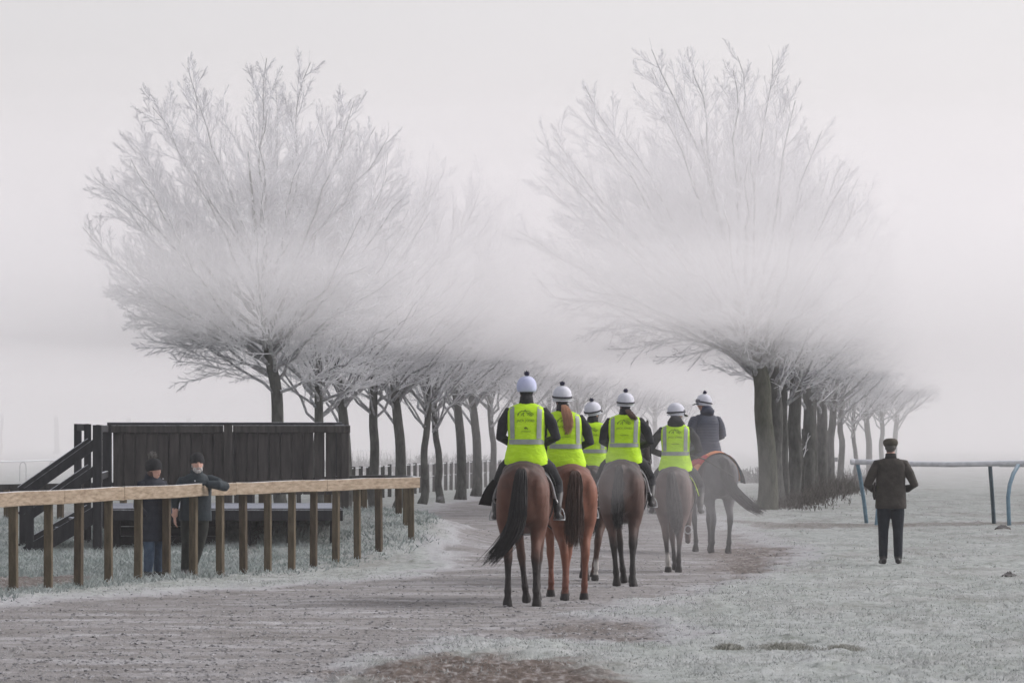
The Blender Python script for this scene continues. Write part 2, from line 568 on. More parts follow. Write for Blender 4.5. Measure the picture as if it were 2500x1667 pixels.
def make_tree_meshes(seed, H=10.4, rx=4.0, ry=4.0, cz=6.3, rz=4.0, cx=0.0, fork=3.4, low=2.7, trunk_r=.22, lean=(0, 0), limbs=44, dens=1.0, twig_r=.0052, power=2.4, sink=1.52):
    rng = np.random.default_rng(seed)

    def env(p):
        q = np.abs((p - np.array([cx, 0, cz])) / np.array([rx, ry, rz])) ** power
        return q.sum(-1) ** (1 / power)
    # trunk with a leader that runs up into the crown
    zt = np.array([-.25, 0, .18, .5, low * .45, low * .75, low, fork, fork + 1.0, fork + 2.2, cz + rz * .45])
    wv = rng.normal(size=(len(zt), 2)) * .040; wv[:2] = 0
    tp = np.stack([cx * .55 * np.clip((zt - low) / (cz - low), 0, 1.3) + lean[0] * zt / 4 + np.cumsum(wv[:, 0]),
                   lean[1] * zt / 4 + np.cumsum(wv[:, 1]), zt], -1)
    tp = spline(tp, 30); zt = tp[:, 2]
    tr = trunk_r * np.interp(zt, [-.3, 0, .18, .6, low, fork, fork + 1, cz + rz * .5], [1.75, 1.45, 1.18, 1.05, .92, .80, .5, .08])
    trunk_V, trunk_F = tubes_np(tp[None], tr[None], 14)
    # limbs end on the crown's outline
    n = limbs
    i = np.arange(n) + .5
    ph = i * 2.399963 + rng.normal(size=n) * .25
    cosv = 1 - sink * i / n
    el = np.arcsin(np.clip(cosv + rng.normal(size=n) * .05, -.62, .99))
    dirv = np.stack([np.cos(el) * np.cos(ph), np.cos(el) * np.sin(ph), np.sin(el)], -1)
    q = (np.abs(dirv / np.array([rx, ry, rz])) ** power).sum(-1) ** (1 / power)
    tip = np.array([cx, 0, cz]) + dirv / q[:, None] * (.90 + .13 * rng.random((n, 1)))
    ah = np.interp(np.sin(el), [-.6, -.1, .5, 1], [low, low + .5, fork + .5, fork + 1.5]) + rng.normal(size=n) * .22
    ah = np.maximum(ah, low - .1)
    base = np.stack([np.interp(ah, zt, tp[:, 0]), np.interp(ah, zt, tp[:, 1]), ah], -1)
    dv = tip - base
    ctrl = base + dv * .52
    horiz = np.linalg.norm(dv[:, :2], axis=1)
    ctrl[:, 2] -= np.where(np.sin(el) > -.15, .13, -.10) * horiz       # low boughs arch over, upper ones sweep up
    s = np.linspace(0, 1, 12)[None, :, None]
    Lm = base[:, None] * (1 - s) ** 2 + 2 * ctrl[:, None] * s * (1 - s) + tip[:, None] * s ** 2
    wob = np.cumsum(rng.normal(size=Lm.shape) * .060, 1); wob -= s * wob[:, -1:]
    Lm = Lm + wob
    lr = trunk_r * (.24 + .12 * rng.random((n, 1))) * (1 - np.linspace(0, 1, 12)[None] ** .7 * .93) + .005
    B1, r1 = shoots(rng, Lm, lr, int(18 * dens), .12, .97, .44, 33, .055, 7, .07, .0125, .005, env)
    B2, r2 = shoots(rng, B1, r1, max(4, int(10 * dens)), .10, .97, .42, 33, .085, 4, .07, .0068, twig_r, env)
    B3, r3 = shoots(rng, B2, r2, max(3, int(6 * dens)), .12, 1.0, .50, 38, .06, 2, .09, twig_r, twig_r * .6, env, .5)
    B0, r0 = shoots(rng, Lm, lr, int(14 * dens), .2, 1.0, .19, 29, .09, 4, .06, .007, twig_r * .8, env, .6)
    B4, r4 = shoots(rng, B1, r1, max(3, int(5 * dens)), .55, 1.0, .32, 26, .12, 4, .05, .007, twig_r * .7, None, .6)
    limb_V, limb_F = tubes_np(Lm, lr, 6)
    tv, tf = join_np([(trunk_V, trunk_F), (limb_V, limb_F)])
    slot = np.zeros(len(tf), dtype=np.int32); slot[len(trunk_F):] = 1
    crown = join_np([tubes_np(B1, r1, 4), tubes_np(B2, r2, 3), tubes_np(B3, r3, 3), tubes_np(B0, r0, 3), tubes_np(B4, r4, 3)])
    tm = mesh_np("trunk", tv, tf, True)
    tm.polygons.foreach_set("material_index", slot)
    return tm, mesh_np("crown", crown[0], crown[1], False)


TREE_DATA = {
    "left_front": make_tree_meshes(3, rx=3.4, ry=3.3, cz=6.0, rz=3.6, cx=-.7, fork=3.5, low=2.75, trunk_r=.130, lean=(-.08, 0), limbs=46, power=2.15),
    "right_front": make_tree_meshes(9, rx=4.05, ry=3.8, cz=6.9, rz=4.6, cx=-1.9, fork=3.75, low=3.0, trunk_r=.220, lean=(-.06, 0), limbs=50, power=1.9),
    "a": make_tree_meshes(21, rx=3.1, ry=3.2, cz=5.9, rz=3.3, fork=3.1, low=2.2, trunk_r=.118, limbs=32, dens=.74, twig_r=.0062, sink=1.38, power=2.0),
    "b": make_tree_meshes(22, rx=2.8, ry=3.0, cz=5.6, rz=3.5, cx=.2, fork=2.7, low=1.8, trunk_r=.090, limbs=28, dens=.74, lean=(-.15, 0), twig_r=.0062, sink=1.40, power=2.0),
    "c": make_tree_meshes(23, rx=3.3, ry=3.2, cz=6.1, rz=3.5, cx=-.2, fork=3.2, low=2.3, trunk_r=.140, limbs=34, dens=.74, lean=(-.22, 0), twig_r=.0062, sink=1.38, power=2.0),
    "d": make_tree_meshes(24, rx=2.9, ry=3.0, cz=6.0, rz=3.5, cx=.1, fork=3.3, low=2.5, trunk_r=.185, limbs=32, dens=.74, lean=(-.12, 0), twig_r=.0062, sink=1.38, power=1.9),
}
for k, (tm, cm) in TREE_DATA.items():
    tm.materials.append(M_bark_moss if k == "right_front" else M_bark)
    tm.materials.append(M_limb)
    cm.materials.append(M_twig)


def plant_tree(kind, x, y, label, group, rz=0.0, s=1.0, sz=None):
    t = empty("avenue_tree", (x, y, hz(x, y) if y < 200 else 0), rz)
    t.scale = (s, s, sz or s)
    tag(t, label, "tree", group)
    tm, cm = TREE_DATA[kind]
    a = bpy.data.objects.new("trunk", tm); b = bpy.data.objects.new("crown", cm)
    for o in (a, b):
        COL.objects.link(o); o.parent = t
    return t


GL = "frosted trees in the left row of the avenue"
GR = "frosted trees in the right row of the avenue"
ORD = ["first", "second", "third", "fourth", "fifth", "sixth", "seventh", "eighth", "ninth", "tenth", "eleventh", "twelfth", "thirteenth", "fourteenth", "fifteenth", "sixteenth"]
LEFT = [("left_front", -4.60, 104, 0, 1.0, "big frosted tree behind the middle of the viewing stand, broadest crown of the left row"),
        ("a", -4.22, 111, 1.2, .92, "frosted tree with low forked boughs just right of the big tree behind the stand"),
        ("c", -3.80, 117, 0.0, .90, "frosted tree leaning behind the right corner of the viewing stand"),
        ("a", -3.29, 123, 4.4, .97, "frosted tree with straight bare trunk just right of the viewing stand"),
        ("c", -2.86, 130, .4, .96, "frosted tree leaning left, behind the rounded fence corner"),
        ("b", -2.42, 138, .2, 1.08, "slender frosted tree forking low, just right of the rounded fence corner"),
        ("b", -1.99, 142, 2.6, 1.04, "thinnest slanting frosted tree between two stouter trunks of the left row"),
        ("c", -1.49, 148, .15, .97, "stout frosted tree leaning left, second from the nearest rider in the left row"),
        ("c", -1.10, 157, .3, .97, "stout frosted tree leaning left, nearest the first rider on his left"),
        ("b", -.55, 168, 3.3, 1.12, "slim frosted tree standing close beside the first rider's left shoulder"),
        ("a", .35, 182, 2.0, 1.0, None), ("b", 1.35, 196, 1.0, 1.0, None), ("c", 2.6, 212, 2.0, .95, None), ("a", 4.0, 230, 5.0, 1.0, None),
        ("b", 5.7, 250, 4.0, 1.0, None), ("c", 7.6, 272, 1.5, 1.0, None), ("a", 9.9, 298, .5, 1.0, None)]
RIGHT = [("right_front", 6.05, 122, 0, 1.0, "tallest frosted tree with stout mossy trunk, first of the right row"),
         ("d", 6.70, 130, 3.3, 1.03, "frosted tree close behind the stout mossy trunk in the right row"),
         ("d", 7.55, 138, 1.0, 1.0, "frosted tree third in the right row, above the rough brown undergrowth"),
         ("d", 8.40, 146, 2.2, .97, "frosted tree fourth in the right row behind the mossy trunk"),
         ("d", 9.35, 155, 2.7, .94, "frosted tree fifth in the right row, left of the flat cap man"),
         ("c", 10.3, 165, 4.1, .92, "frosted tree sixth in the right row fading into fog"),
         ("a", 7.12, 134, .6, 1.03, "frosted tree squeezed between the second and third trunks of the right row"),
         ("d", 8.82, 150, 5.6, .95, "frosted tree squeezed between the fourth and fifth trunks of the right row"),
         ("a", 11.5, 178, 5.0, .92, None), ("b", 12.9, 192, 2.0, .92, None), ("c", 14.4, 207, .7, .9, None), ("a", 16.2, 225, 1.7, .9, None),
         ("c", 18.4, 246, 3.0, .9, None)]
for k, x, y, rz, s, lab in LEFT:
    plant_tree(k, x, y, lab or "pale tree at the far end of the left row, half lost in fog", GL if lab else GL + ", far end", rz, s)
for k, x, y, rz, s, lab in RIGHT:
    plant_tree(k, x, y, lab or "pale tree at the far end of the right row, half lost in fog", GR if lab else GR + ", far end", rz, s)
for (x, y, k, rz, s, lab) in [(-45, 505, "c", 1, 1.7, "ghostly far tree near the left edge, second from the left"), (-39, 520, "a", 2, 2.1, "tallest ghostly far tree in the fog left of the stand"),
                              (-33.5, 530, "c", 4, 1.6, "ghostly far tree closest to the big frosted tree on the left"), (-50, 500, "b", 0, 1.6, "ghostly far tree leftmost at the very edge")]:
    t = plant_tree(k, x, y, lab, "far trees in the fog on the left", rz, s)

# ------------------------------------------------------------------ air: haze and the fog layer in the trees
def vol_mat(name, density, color, aniso=.25):
    m = bpy.data.materials.new(name); m.use_nodes = True
    nt = m.node_tree; nt.nodes.clear()
    out = nt.nodes.new("ShaderNodeOutputMaterial")
    pv = nt.nodes.new("ShaderNodeVolumePrincipled")
    pv.inputs["Color"].default_value = (*color, 1)
    pv.inputs["Density"].default_value = density
    pv.inputs["Anisotropy"].default_value = aniso
    nt.links.new(pv.outputs[0], out.inputs["Volume"])
    return m


haze = MB().box((-760, -60, -1.5), (760, 1450, 14.2), 0.001)
haze = haze.build("haze", vol_mat("haze_air", .0004, (.992, .978, .985)))
tag(haze, "thin freezing haze over the whole field", kind="stuff")


def fog_mesh(y0, y1, zb, zt, slope, seed, wave=.35):
    """Closed, gently undulating bank of fog: bottom zb, top zt, front drawn out over `slope` metres."""
    ys = np.concatenate([np.linspace(y0, y0 + slope, 7), np.linspace(y0 + slope, y1, 26)[1:]])
    xs = np.linspace(-400, 400, 71)
    X, Y = np.meshgrid(xs, ys)
    front = Y.copy()
    Y = Y + 16 * (fbm(X * .06, Y * 0 + seed, seed + 3, 3) - .5)
    lift = sstep(0, 1, (front - y0) / slope)
    n1 = fbm(X * .11, Y * .05, seed, 2) - .5
    n2 = fbm(X * .09, Y * .05, seed + 7, 2) - .5
    mid = (zb + zt) / 2
    zB = mid + (zb - mid + (n1 * wave * 2 if zb > 0 else 0)) * np.maximum(lift, .02)
    zT = mid + (zt - mid + n2 * wave * 2) * np.clip(.02 + (front - y0) / 5, 0, 1)
    nr, nc = X.shape
    V = np.concatenate([np.stack([X, Y, zB], -1).reshape(-1, 3), np.stack([X, Y, zT], -1).reshape(-1, 3)])
    i = np.arange(nr * nc).reshape(nr, nc); j = i + nr * nc
    F = [np.stack([i[:-1, :-1], i[1:, :-1], i[1:, 1:], i[:-1, 1:]], -1).reshape(-1, 4),
         np.stack([j[:-1, :-1], j[:-1, 1:], j[1:, 1:], j[1:, :-1]], -1).reshape(-1, 4)]
    for (a, b, c, d) in ((i[0, :-1], i[0, 1:], j[0, 1:], j[0, :-1]), (i[-1, 1:], i[-1, :-1], j[-1, :-1], j[-1, 1:]),
                         (i[1:, 0], i[:-1, 0], j[:-1, 0], j[1:, 0]), (i[:-1, -1], i[1:, -1], j[1:, -1], j[:-1, -1])):
        F.append(np.stack([a, b, c, d], -1))
    return mesh_np("fog_bank", V, np.concatenate(F), True)


FOG_C = (.992, .978, .985)
for k, (y0, y1, zb, zt, dens) in enumerate(((71, 560, 3.8, 4.75, .017), (76, 560, 3.6, 5.2, .010), (84, 560, 3.85, 6.0, .012), (92, 540, 4.2, 6.8, .008), (80, 500, 4.5, 7.6, .009), (88, 480, 4.9, 8.7, .008), (76, 430, 5.2, 10.6, .008))):
    fog = link("fog_bank", fog_mesh(y0, y1, zb, zt, 20, 61 + 9 * k, .7), vol_mat("fog_layer", dens, FOG_C))
    tag(fog, "fog lying in a layer through the tree crowns", kind="stuff")
gfog = link("fog_bank", fog_mesh(112, 1380, -1.2, 12.4, 60, 71, .6), vol_mat("far_fog", .0060, FOG_C))
tag(gfog, "thick fog closing off the far end of the avenue", kind="stuff")

# ------------------------------------------------------------------ timber
M_newrail = mottled("new_softwood", (.185, .135, .088), (.37, .30, .225), scale=3.2, rough=.8, stretch=(1, 1, 9), bump=.3, frost=.75, spec=.2)
M_post = mottled("treated_post", (.060, .047, .030), (.125, .100, .066), scale=6, rough=.85, stretch=(3, 3, .6), bump=.4, frost=.6, spec=.15)
M_post_wet = mottled("treated_post_dark", (.040, .030, .020), (.095, .074, .050), scale=6, rough=.85, stretch=(3, 3, .6), bump=.4, frost=.6, spec=.15)
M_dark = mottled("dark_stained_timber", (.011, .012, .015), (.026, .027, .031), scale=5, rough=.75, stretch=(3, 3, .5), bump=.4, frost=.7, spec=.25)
M_plank = mottled("weathered_plank", (.032, .030, .029), (.080, .073, .068), scale=4, rough=.8, stretch=(4, 4, .5), bump=.5, frost=.7, spec=.2)
M_plankfrost = mottled("rime_edged_plank", (.05, .048, .048), (.15, .148, .15), scale=5, rough=.85, stretch=(4, 4, .5), bump=.4, frost=.6, spec=.2)
M_deck = mottled("frosted_deck", (.05, .05, .055), (.16, .165, .18), scale=9, rough=.8, frost=.55, frost_col=(.36, .39, .46), spec=.2)
M_oldpost = mottled("old_post", (.030, .030, .030), (.070, .068, .064), scale=6, rough=.9, stretch=(3, 3, .6), frost=.5, spec=.1)
M_frostwire = mottled("frosted_wire", (.55, .56, .58), (.72, .74, .76), scale=8, rough=.8)


def fence_d(x):
    return 58.6 + .0216 * x


def at(x, d, z):
    """Point at surveyed column x, depth d, height z."""
    return Vector(((x - 1250) * d / 12500.0, d, z))


# ------------------------------------------------------------------ pale rail fence that wraps round the stand
fence = empty("rail_fence", at(500, fence_d(500), 0))
tag(fence, "new pale timber rail fence on brown posts that curves round the dark stand", "fence")
fo = fence.location.copy()
post_px = [-42, 33, 118, 191, 265, 337, 406, 472, 538, 595, 654, 712, 765, 820, 873, 926]
line = [(x, fence_d(x)) for x in post_px] + [(1004, 80.4), (991, 82.2), (974, 84.0), (889, 87.0), (800, 88.4), (640, 89.0), (470, 89.5), (300, 90.0), (147, 90.4), (18, 90.6), (-70, 90.8)]


def rail_top(i):
    x, d = line[i]
    if i <= 17: return 1.20
    return np.interp(i, [17, 19, 24, 26], [1.20, 1.18, 1.0, .98])


for i, (x, d) in enumerate(line):
    q0, q1 = line[max(i - 1, 0)], line[min(i + 1, len(line) - 1)]
    tt = (at(*q1, 0) - at(*q0, 0)).normalized()
    p = at(x, d, 0) - fo
    a = math.atan2(tt.x, -tt.y) + math.pi / 2 + RNG.normal() * .06 if False else math.atan2(tt.y, tt.x) + RNG.normal() * .06
    sd = Vector((math.cos(a), math.sin(a), 0))
    zt = rail_top(i) - .10
    lean = Vector((RNG.normal() * .008, RNG.normal() * .008, 0))
    b = MB().beam(p + Vector((0, 0, hz(x=at(x, d, 0).x, y=d) - .35)), p + lean + Vector((0, 0, zt)), .105, .095, .008, side=sd)
    b.build("post", M_post if i % 3 else M_post_wet, fence)


def rail_board(i0, i1, f0=0.0, f1=0.0, name="rail"):
    """One board of the top rail, following the posts i0..i1 (fractions trim the ends)."""
    pts = []
    for i in range(i0, i1 + 1):
        x, d = line[i]; pts.append(at(x, d, rail_top(i)) - fo)
    if f0: pts[0] = pts[0].lerp(pts[1], f0)
    if f1: pts[-1] = pts[-1].lerp(pts[-2], f1)
    m = MB()
    n = len(pts)
    V, F = [], []
    for k, p in enumerate(pts):
        t = (pts[min(k + 1, n - 1)] - pts[max(k - 1, 0)]); t.z = 0; t.normalize()
        s = Vector((t.y, -t.x, 0))      # towards the path
        for (o, z) in ((.050, -.168), (.055, -.160), (.055, -.006), (.050, 0), (-.024, 0), (-.03, -.006), (-.03, -.160), (-.024, -.168)):
            V.append(p + s * (o + .085) + Vector((0, 0, z + (0.006 * math.sin(i0 * 5 + k * 2.1)))))
    for k in range(n - 1):
        for j in range(8): F.append((k * 8 + j, (k + 1) * 8 + j, (k + 1) * 8 + (j + 1) % 8, k * 8 + (j + 1) % 8))
    F.append(tuple(range(8))); F.append(tuple((n - 1) * 8 + j for j in range(7, -1, -1)))
    m.add(V, F)
    return m.build(name, M_newrail if i1 <= 17 else M_oldpost, fence)


for (a, b, fa, fb) in ((0, 2, 0, -.16), (2, 5, .17, .83), (4, 9, .18, .75), (8, 13, .26, .80), (12, 16, .22, -.004), (16, 19, .03, .5), (18, 21, .52, .1), (20, 23, .92, .1), (22, 26, .92, 0)):
    rail_board(a, b, fa, fb)

# ------------------------------------------------------------------ dark timber viewing stand
DZ = .72
stand = empty("viewing_stand", at(545, 82, 0))
tag(stand, "dark timber viewing stand with plank back wall and frosted stairs behind the rail fence", "viewing stand")
so = stand.location.copy()


def sp(x, d, z): return at(x, d, z) - so


# plank wall at the back of the deck
WD = 86.0
top = 2.02
k = 0
x = 276.0
while x < 826:
    if abs(x + 12 - 557) > 14:
        j = RNG.normal(size=4)
        lo = sp(x + 12.6, WD, .86 + j[0] * .004); hi = sp(x + 12.6 + j[1] * .6, WD, top - .10)
        MB().beam(lo + Vector((0, j[2] * .006, 0)), hi + Vector((0, j[3] * .006, 0)), .168 + j[1] * .003, .024, .004, side=Vector((1, 0, 0))).build("plank", M_plank, stand)
    if x < 740:      # board-on-board: a second row closes most of the gaps
        lo = sp(x + 26.2, WD + .055, .87); hi = sp(x + 26.2, WD + .055, top - .11)
        MB().beam(lo, hi, .15, .022, .004, side=Vector((1, 0, 0))).build("plank", M_plankfrost, stand)
    x += 27.3
for (x0, x1, d, z, h, w) in ((262, 545, WD - .05, top, .125, .06), (569, 855, WD - .05, top, .125, .06), (262, 850, WD + .04, 1.0, .1, .05), (262, 835, 88.4, 2.075, .05, .10)):
    MB().beam(sp(x0, d, z - h / 2), sp(x1, d, z - h / 2), w, h, .006).build("rail", M_plank if d < 87 else M_dark, stand)
for (xx, d, w, z0, z1, m) in ((261.5, WD - .06, .15, -.3, top, M_dark), (557, WD - .075, .14, -.2, top + .01, M_plank), (843, WD - .02, .13, .2, top - .128, M_plank),
                              (238, 79.2, .14, -.4, 2.01, M_dark), (214, 82.0, .11, -.4, 2.03, M_dark), (190, 84.0, .12, -.4, 2.04, M_dark),
                              (820, 88.4, .11, .3, 2.02, M_dark), (400, 88.4, .11, -.2, 2.02, M_dark), (610, 88.4, .11, -.2, 2.02, M_dark)):
    MB().beam(sp(xx, d, z0), sp(xx, d, z1), w, w * .95, .008, side=Vector((1, 0, 0))).build("post", m, stand)
for a, b in (((238, 79.2, 1.96), (261, WD - .15, 1.96)), ((214, 82.0, 1.98), (190, 84.0, 1.98)), ((238, 79.2, 1.2), (261, WD - .15, 1.2)), ((843, WD, 1.98), (820, 88.4, 1.98))):
    MB().beam(sp(*a), sp(*b), .05, .11, .006).build("side_rail", M_dark, stand)
# deck of boards that run along the stand
nb = 34
for i in range(nb):
    d0 = 79.6 + i * (6.2 / nb)
    xr = np.interp(d0, [79.6, 85.8], [834, 812])
    MB().beam(sp(272 + RNG.normal() * .3, d0 + .085, DZ - .02 + RNG.normal() * .002), sp(xr, d0 + .085, DZ - .02), .172, .04, .004, side=Vector((0, 1, 0))).build("deck_board", M_deck, stand)
MB().beam(sp(266, 79.56, DZ - .11), sp(837, 79.56, DZ - .11), .05, .17, .006).build("fascia", M_dark, stand)
for i in range(9):
    xx = 280 + i * 68
    MB().beam(sp(xx, 79.7, DZ - .12), sp(xx, 85.8, DZ - .12), .05, .14, .004).build("joist", M_dark, stand)
for i in range(6):
    for d in (80.0, 83.0, 85.7):
        xx = 285 + i * 106
        MB().beam(sp(xx, d, -.35), sp(xx, d, DZ - .2), .12, .12, .006, side=Vector((1, 0, 0))).build("leg", M_dark, stand)
for i in range(4):      # dark boards added to stand in for the shade under the deck's left half
    MB().beam(sp(268, 80.3 + .02 * i, .50 - i * .15), sp(548, 80.3 + .02 * i, .50 - i * .15), .024, .142, .004).build("added_shade_board", M_dark, stand)
# stairs on the left
NEW = [(73, 79.2), (57, 81.2)]
TOPP = [(238, 79.2), (222, 81.6)]
for n_, ((xa, da), (xb, db)) in enumerate(zip(NEW, TOPP)):
    MB().beam(sp(xa, da, -.45), sp(xa, da, 1.02), .12, .12, .008, side=Vector((1, 0, 0))).build("newel_post", M_dark, stand)
    for (z0, z1, h) in ((.97, 1.74, .15), (.58, 1.33, .14), (.02, .64, .24)):
        e = .05 if h < .2 else .0
        MB().beam(sp(xa - 8, da - .03, z0), sp(xb - 2, db - .03, z1), .05, h, .006).build("handrail" if h < .2 else "stringer", M_dark, stand)
for i in range(4):
    f = (i + .6) / 4.4
    xa = 78 + f * 150
    a = sp(xa, 79.28, -.02 + f * .68); b = sp(xa - 14, 81.4, -.02 + f * .68)
    MB().beam(a, b, .25, .04, .004, side=Vector((1, 0, 0))).build("tread", M_deck, stand)

# ------------------------------------------------------------------ old dark fence along the left trees
ofence = empty("post_fence", at(1040, 165, 0))
tag(ofence, "old dark post fence with frosted top wire running behind the left row of trees", "fence")
oo = ofence.location.copy()
old_px = [500, 540, 578, 616, 654, 692, 730, 766, 800, 834, 862, 880, 898, 916, 934, 951, 968, 984, 999, 1013, 1027, 1045, 1060, 1074, 1088, 1101, 1114, 1127, 1140, 1152, 1163, 1174, 1186, 1198, 1209, 1220, 1231, 1242, 1252]
oline = []
for x in old_px:
    d = float(np.interp(x, [500, 860, 880, 1200, 1260], [112, 143, 146, 184, 194]))
    z = .96 + RNG.normal() * .02
    p = at(x, d, 0) - oo
    MB().beam(p + Vector((0, 0, -.3)), p + Vector((RNG.normal() * .012, 0, z)), .115, .11, .01, side=Vector((1, 0, 0))).build("post", M_oldpost, ofence)
    oline.append(p + Vector((0, -.05, .93)))
MB().tube(oline, .016, 6).build("top_wire", M_frostwire, ofence)
MB().tube([p + Vector((0, .0, -.40)) for p in oline], .008, 5).build("lower_wire", M_frostwire, ofence)

# ------------------------------------------------------------------ running rails
M_whiterail = mottled("white_plastic_rail", (.48, .49, .52), (.66, .67, .70), scale=10, rough=.55, frost=.9, frost_col=(.74, .76, .80))
M_bluemetal = mottled("blue_painted_metal", (.085, .16, .215), (.14, .235, .30), scale=9, rough=.6, frost=.3, spec=.3)
M_bluedark = mottled("dark_blue_painted_metal", (.055, .085, .105), (.09, .13, .155), scale=9, rough=.6, frost=.3, spec=.3)
rail = empty("running_rail", at(2280, 105, 0))
tag(rail, "white frosted running rail on blue metal posts beside the flat cap man", "rail")
ro = rail.location.copy()
rp = [at(x, d, z) - ro for x, d, z in ((2083, 105.0, 1.31), (2150, 105, 1.295), (2230, 104.8, 1.27), (2320, 104.4, 1.26), (2400, 104, 1.275), (2520, 103.4, 1.30), (2700, 102.4, 1.30))]
MB().tube(rp, .058, 14).build("rail_tube", M_whiterail, rail, True)
c0 = rp[0] + Vector((-.03, 0, 0))
MB().tube([c0 + Vector((-.035, 0, 0)), c0 + Vector((-.015, 0, 0)), c0 + Vector((.06, 0, 0))], [.045, .066, .066], 14).build("end_cap", M_whiterail, rail, True)
MB().tube([at(2440, 106.5, 1.245) - ro, at(2700, 106, 1.235) - ro], .05, 12).build("rail_tube", M_whiterail, rail, True)
for pts, m in (([(2094, 105, 1.26), (2101, 105.2, .95), (2110, 105.4, .45), (2118, 105.6, -.15)], M_bluemetal),
               ([(2152, 104.6, 1.24), (2147, 104.2, .7), (2138, 103.2, -.15)], M_bluemetal),
               ([(2417, 104, 1.23), (2421, 104.6, .8), (2425, 105.0, .3), (2428, 105.2, -.15)], M_bluedark),
               ([(2486, 103.4, 1.25), (2474, 103.2, 1.08), (2465, 103, .86), (2461, 102.9, .6), (2463, 102.9, .2), (2465, 102.9, -.15)], M_bluemetal)):
    MB().tube([at(*p) - ro for p in pts], .042, 10).build("post", m, rail, True)

hrail = empty("running_rail", at(60, 205, 0))
tag(hrail, "distant white running rail with hoop supports at far left beyond the stairs", "rail")
ho = hrail.location.copy()
MB().tube([at(x, d, .82) - ho for x, d in ((-60, 196), (60, 206), (165, 218), (400, 250), (640, 290), (880, 350), (1010, 400))], .035, 8).build("rail_tube", M_whiterail, hrail, True)
M_hoop = mottled("grey_metal_hoop", (.16, .17, .19), (.26, .27, .30), scale=9, rough=.6)
for xh, dh in ((-20, 200), (56, 206), (128, 213), (330, 240), (900, 360)):
    w = .125
    c = at(xh, dh, 0) - ho
    arc = [c + Vector((-w, 0, -.1)), c + Vector((-w * 1.02, 0, .45))] + [c + Vector((-w * math.cos(t), 0, .58 + .2 * math.sin(t))) for t in np.linspace(.15, math.pi - .15, 9)] + [c + Vector((w * 1.02, 0, .45)), c + Vector((w, 0, -.1))]
    MB().tube(arc, .014, 6).build("hoop", M_hoop, hrail, True)

# ------------------------------------------------------------------ small sign among the right row
sg = empty("notice_board", at(2036, 170, 0))
tag(sg, "small blank notice board on a post among the right row of trees", "sign")
MB().box((-.13, -.02, .98), (.13, .01, 1.12), .004).build("board", mottled("grey_board", (.20, .21, .22), (.27, .28, .29), rough=.7), sg)
MB().box((-.03, .012, -.2), (.03, .07, 1.13), .004).build("post", M_oldpost, sg)

# ------------------------------------------------------------------ plants
M_stem = mottled("dead_stem", (.045, .041, .037), (.15, .14, .128), scale=2.2, rough=.95, spec=.1)
M_stem_frost = mottled("frosted_stem", (.16, .155, .145), (.40, .40, .40), scale=3, rough=.95, spec=.1)
M_hedge = mottled("bare_hedge", (.06, .06, .06), (.13, .13, .135), scale=3, rough=.95, spec=.1)


def stems(rng, n, xf, yf, hmin, hmax, lean, r, m=4):
    x, y = xf(rng, n)
    h = hmin + (hmax - hmin) * rng.random(n) ** 1.4
    if yf is not None: h = h * yf(x, y)
    P = np.zeros((n, m, 3)); P[:, 0, 0] = x; P[:, 0, 1] = y; P[:, 0, 2] = height(x, y) - .03
    d = rng.normal(size=(n, 3)) * lean; d[:, 2] = 1
    for j in range(1, m):
        P[:, j] = P[:, j - 1] + d / np.linalg.norm(d, axis=1, keepdims=True) * (h / (m - 1))[:, None]
        d = d + rng.normal(size=d.shape) * lean * .6; d[:, 2] = np.maximum(d[:, 2] - .12, .1)
    Rr = r * np.linspace(1, .35, m)[None] * (.6 + .8 * rng.random((n, 1)))
    return tubes_np(P, Rr, 3)


def along_row(rng, n):
    t = rng.random(n) ** 1.15
    d = 121.5 + t * 75
    x = np.interp(d, [122, 131, 139, 147, 156, 166, 178, 192, 207], [6.3, 6.95, 7.75, 8.5, 9.45, 10.4, 11.5, 12.9, 14.4])
    return x + rng.normal(size=n) * .42 + .25, d + rng.normal(size=n)


V, F = stems(np.random.default_rng(5), 5200, along_row, lambda x, y: np.clip((y - 119) / 16, .3, 1) * (.25 + 1.25 * vnoise(x * 1.6, y * .5, 3) ** 1.5), .12, .65, .28, .010)
V2, F2 = stems(np.random.default_rng(6), 3000, along_row, lambda x, y: np.clip((y - 118) / 14, .3, 1), .12, .45, .5, .010)
ug = link("undergrowth", mesh_np("undergrowth", *join_np([(V, F), (V2, F2)])), M_stem)
tag(ug, "rough brown dead undergrowth along the foot of the right row of trees", kind="stuff")


def base_tufts(rng, n):
    i = rng.integers(0, 10, n)
    tx = np.array([l[1] for l in LEFT])[i]; ty = np.array([l[2] for l in LEFT])[i]
    return tx + rng.normal(size=n) * .3, ty + rng.normal(size=n) * .8


reeds = link("reeds", mesh_np("reeds", *stems(np.random.default_rng(8), 260, lambda g, n: (g.uniform(-6.6, -1.5, n) * 1.15, g.uniform(212, 236, n)), None, .5, 1.35, .12, .014)), M_stem_frost)
tag(reeds, "thin frosted stalks standing in the field beyond the old fence", kind="stuff")


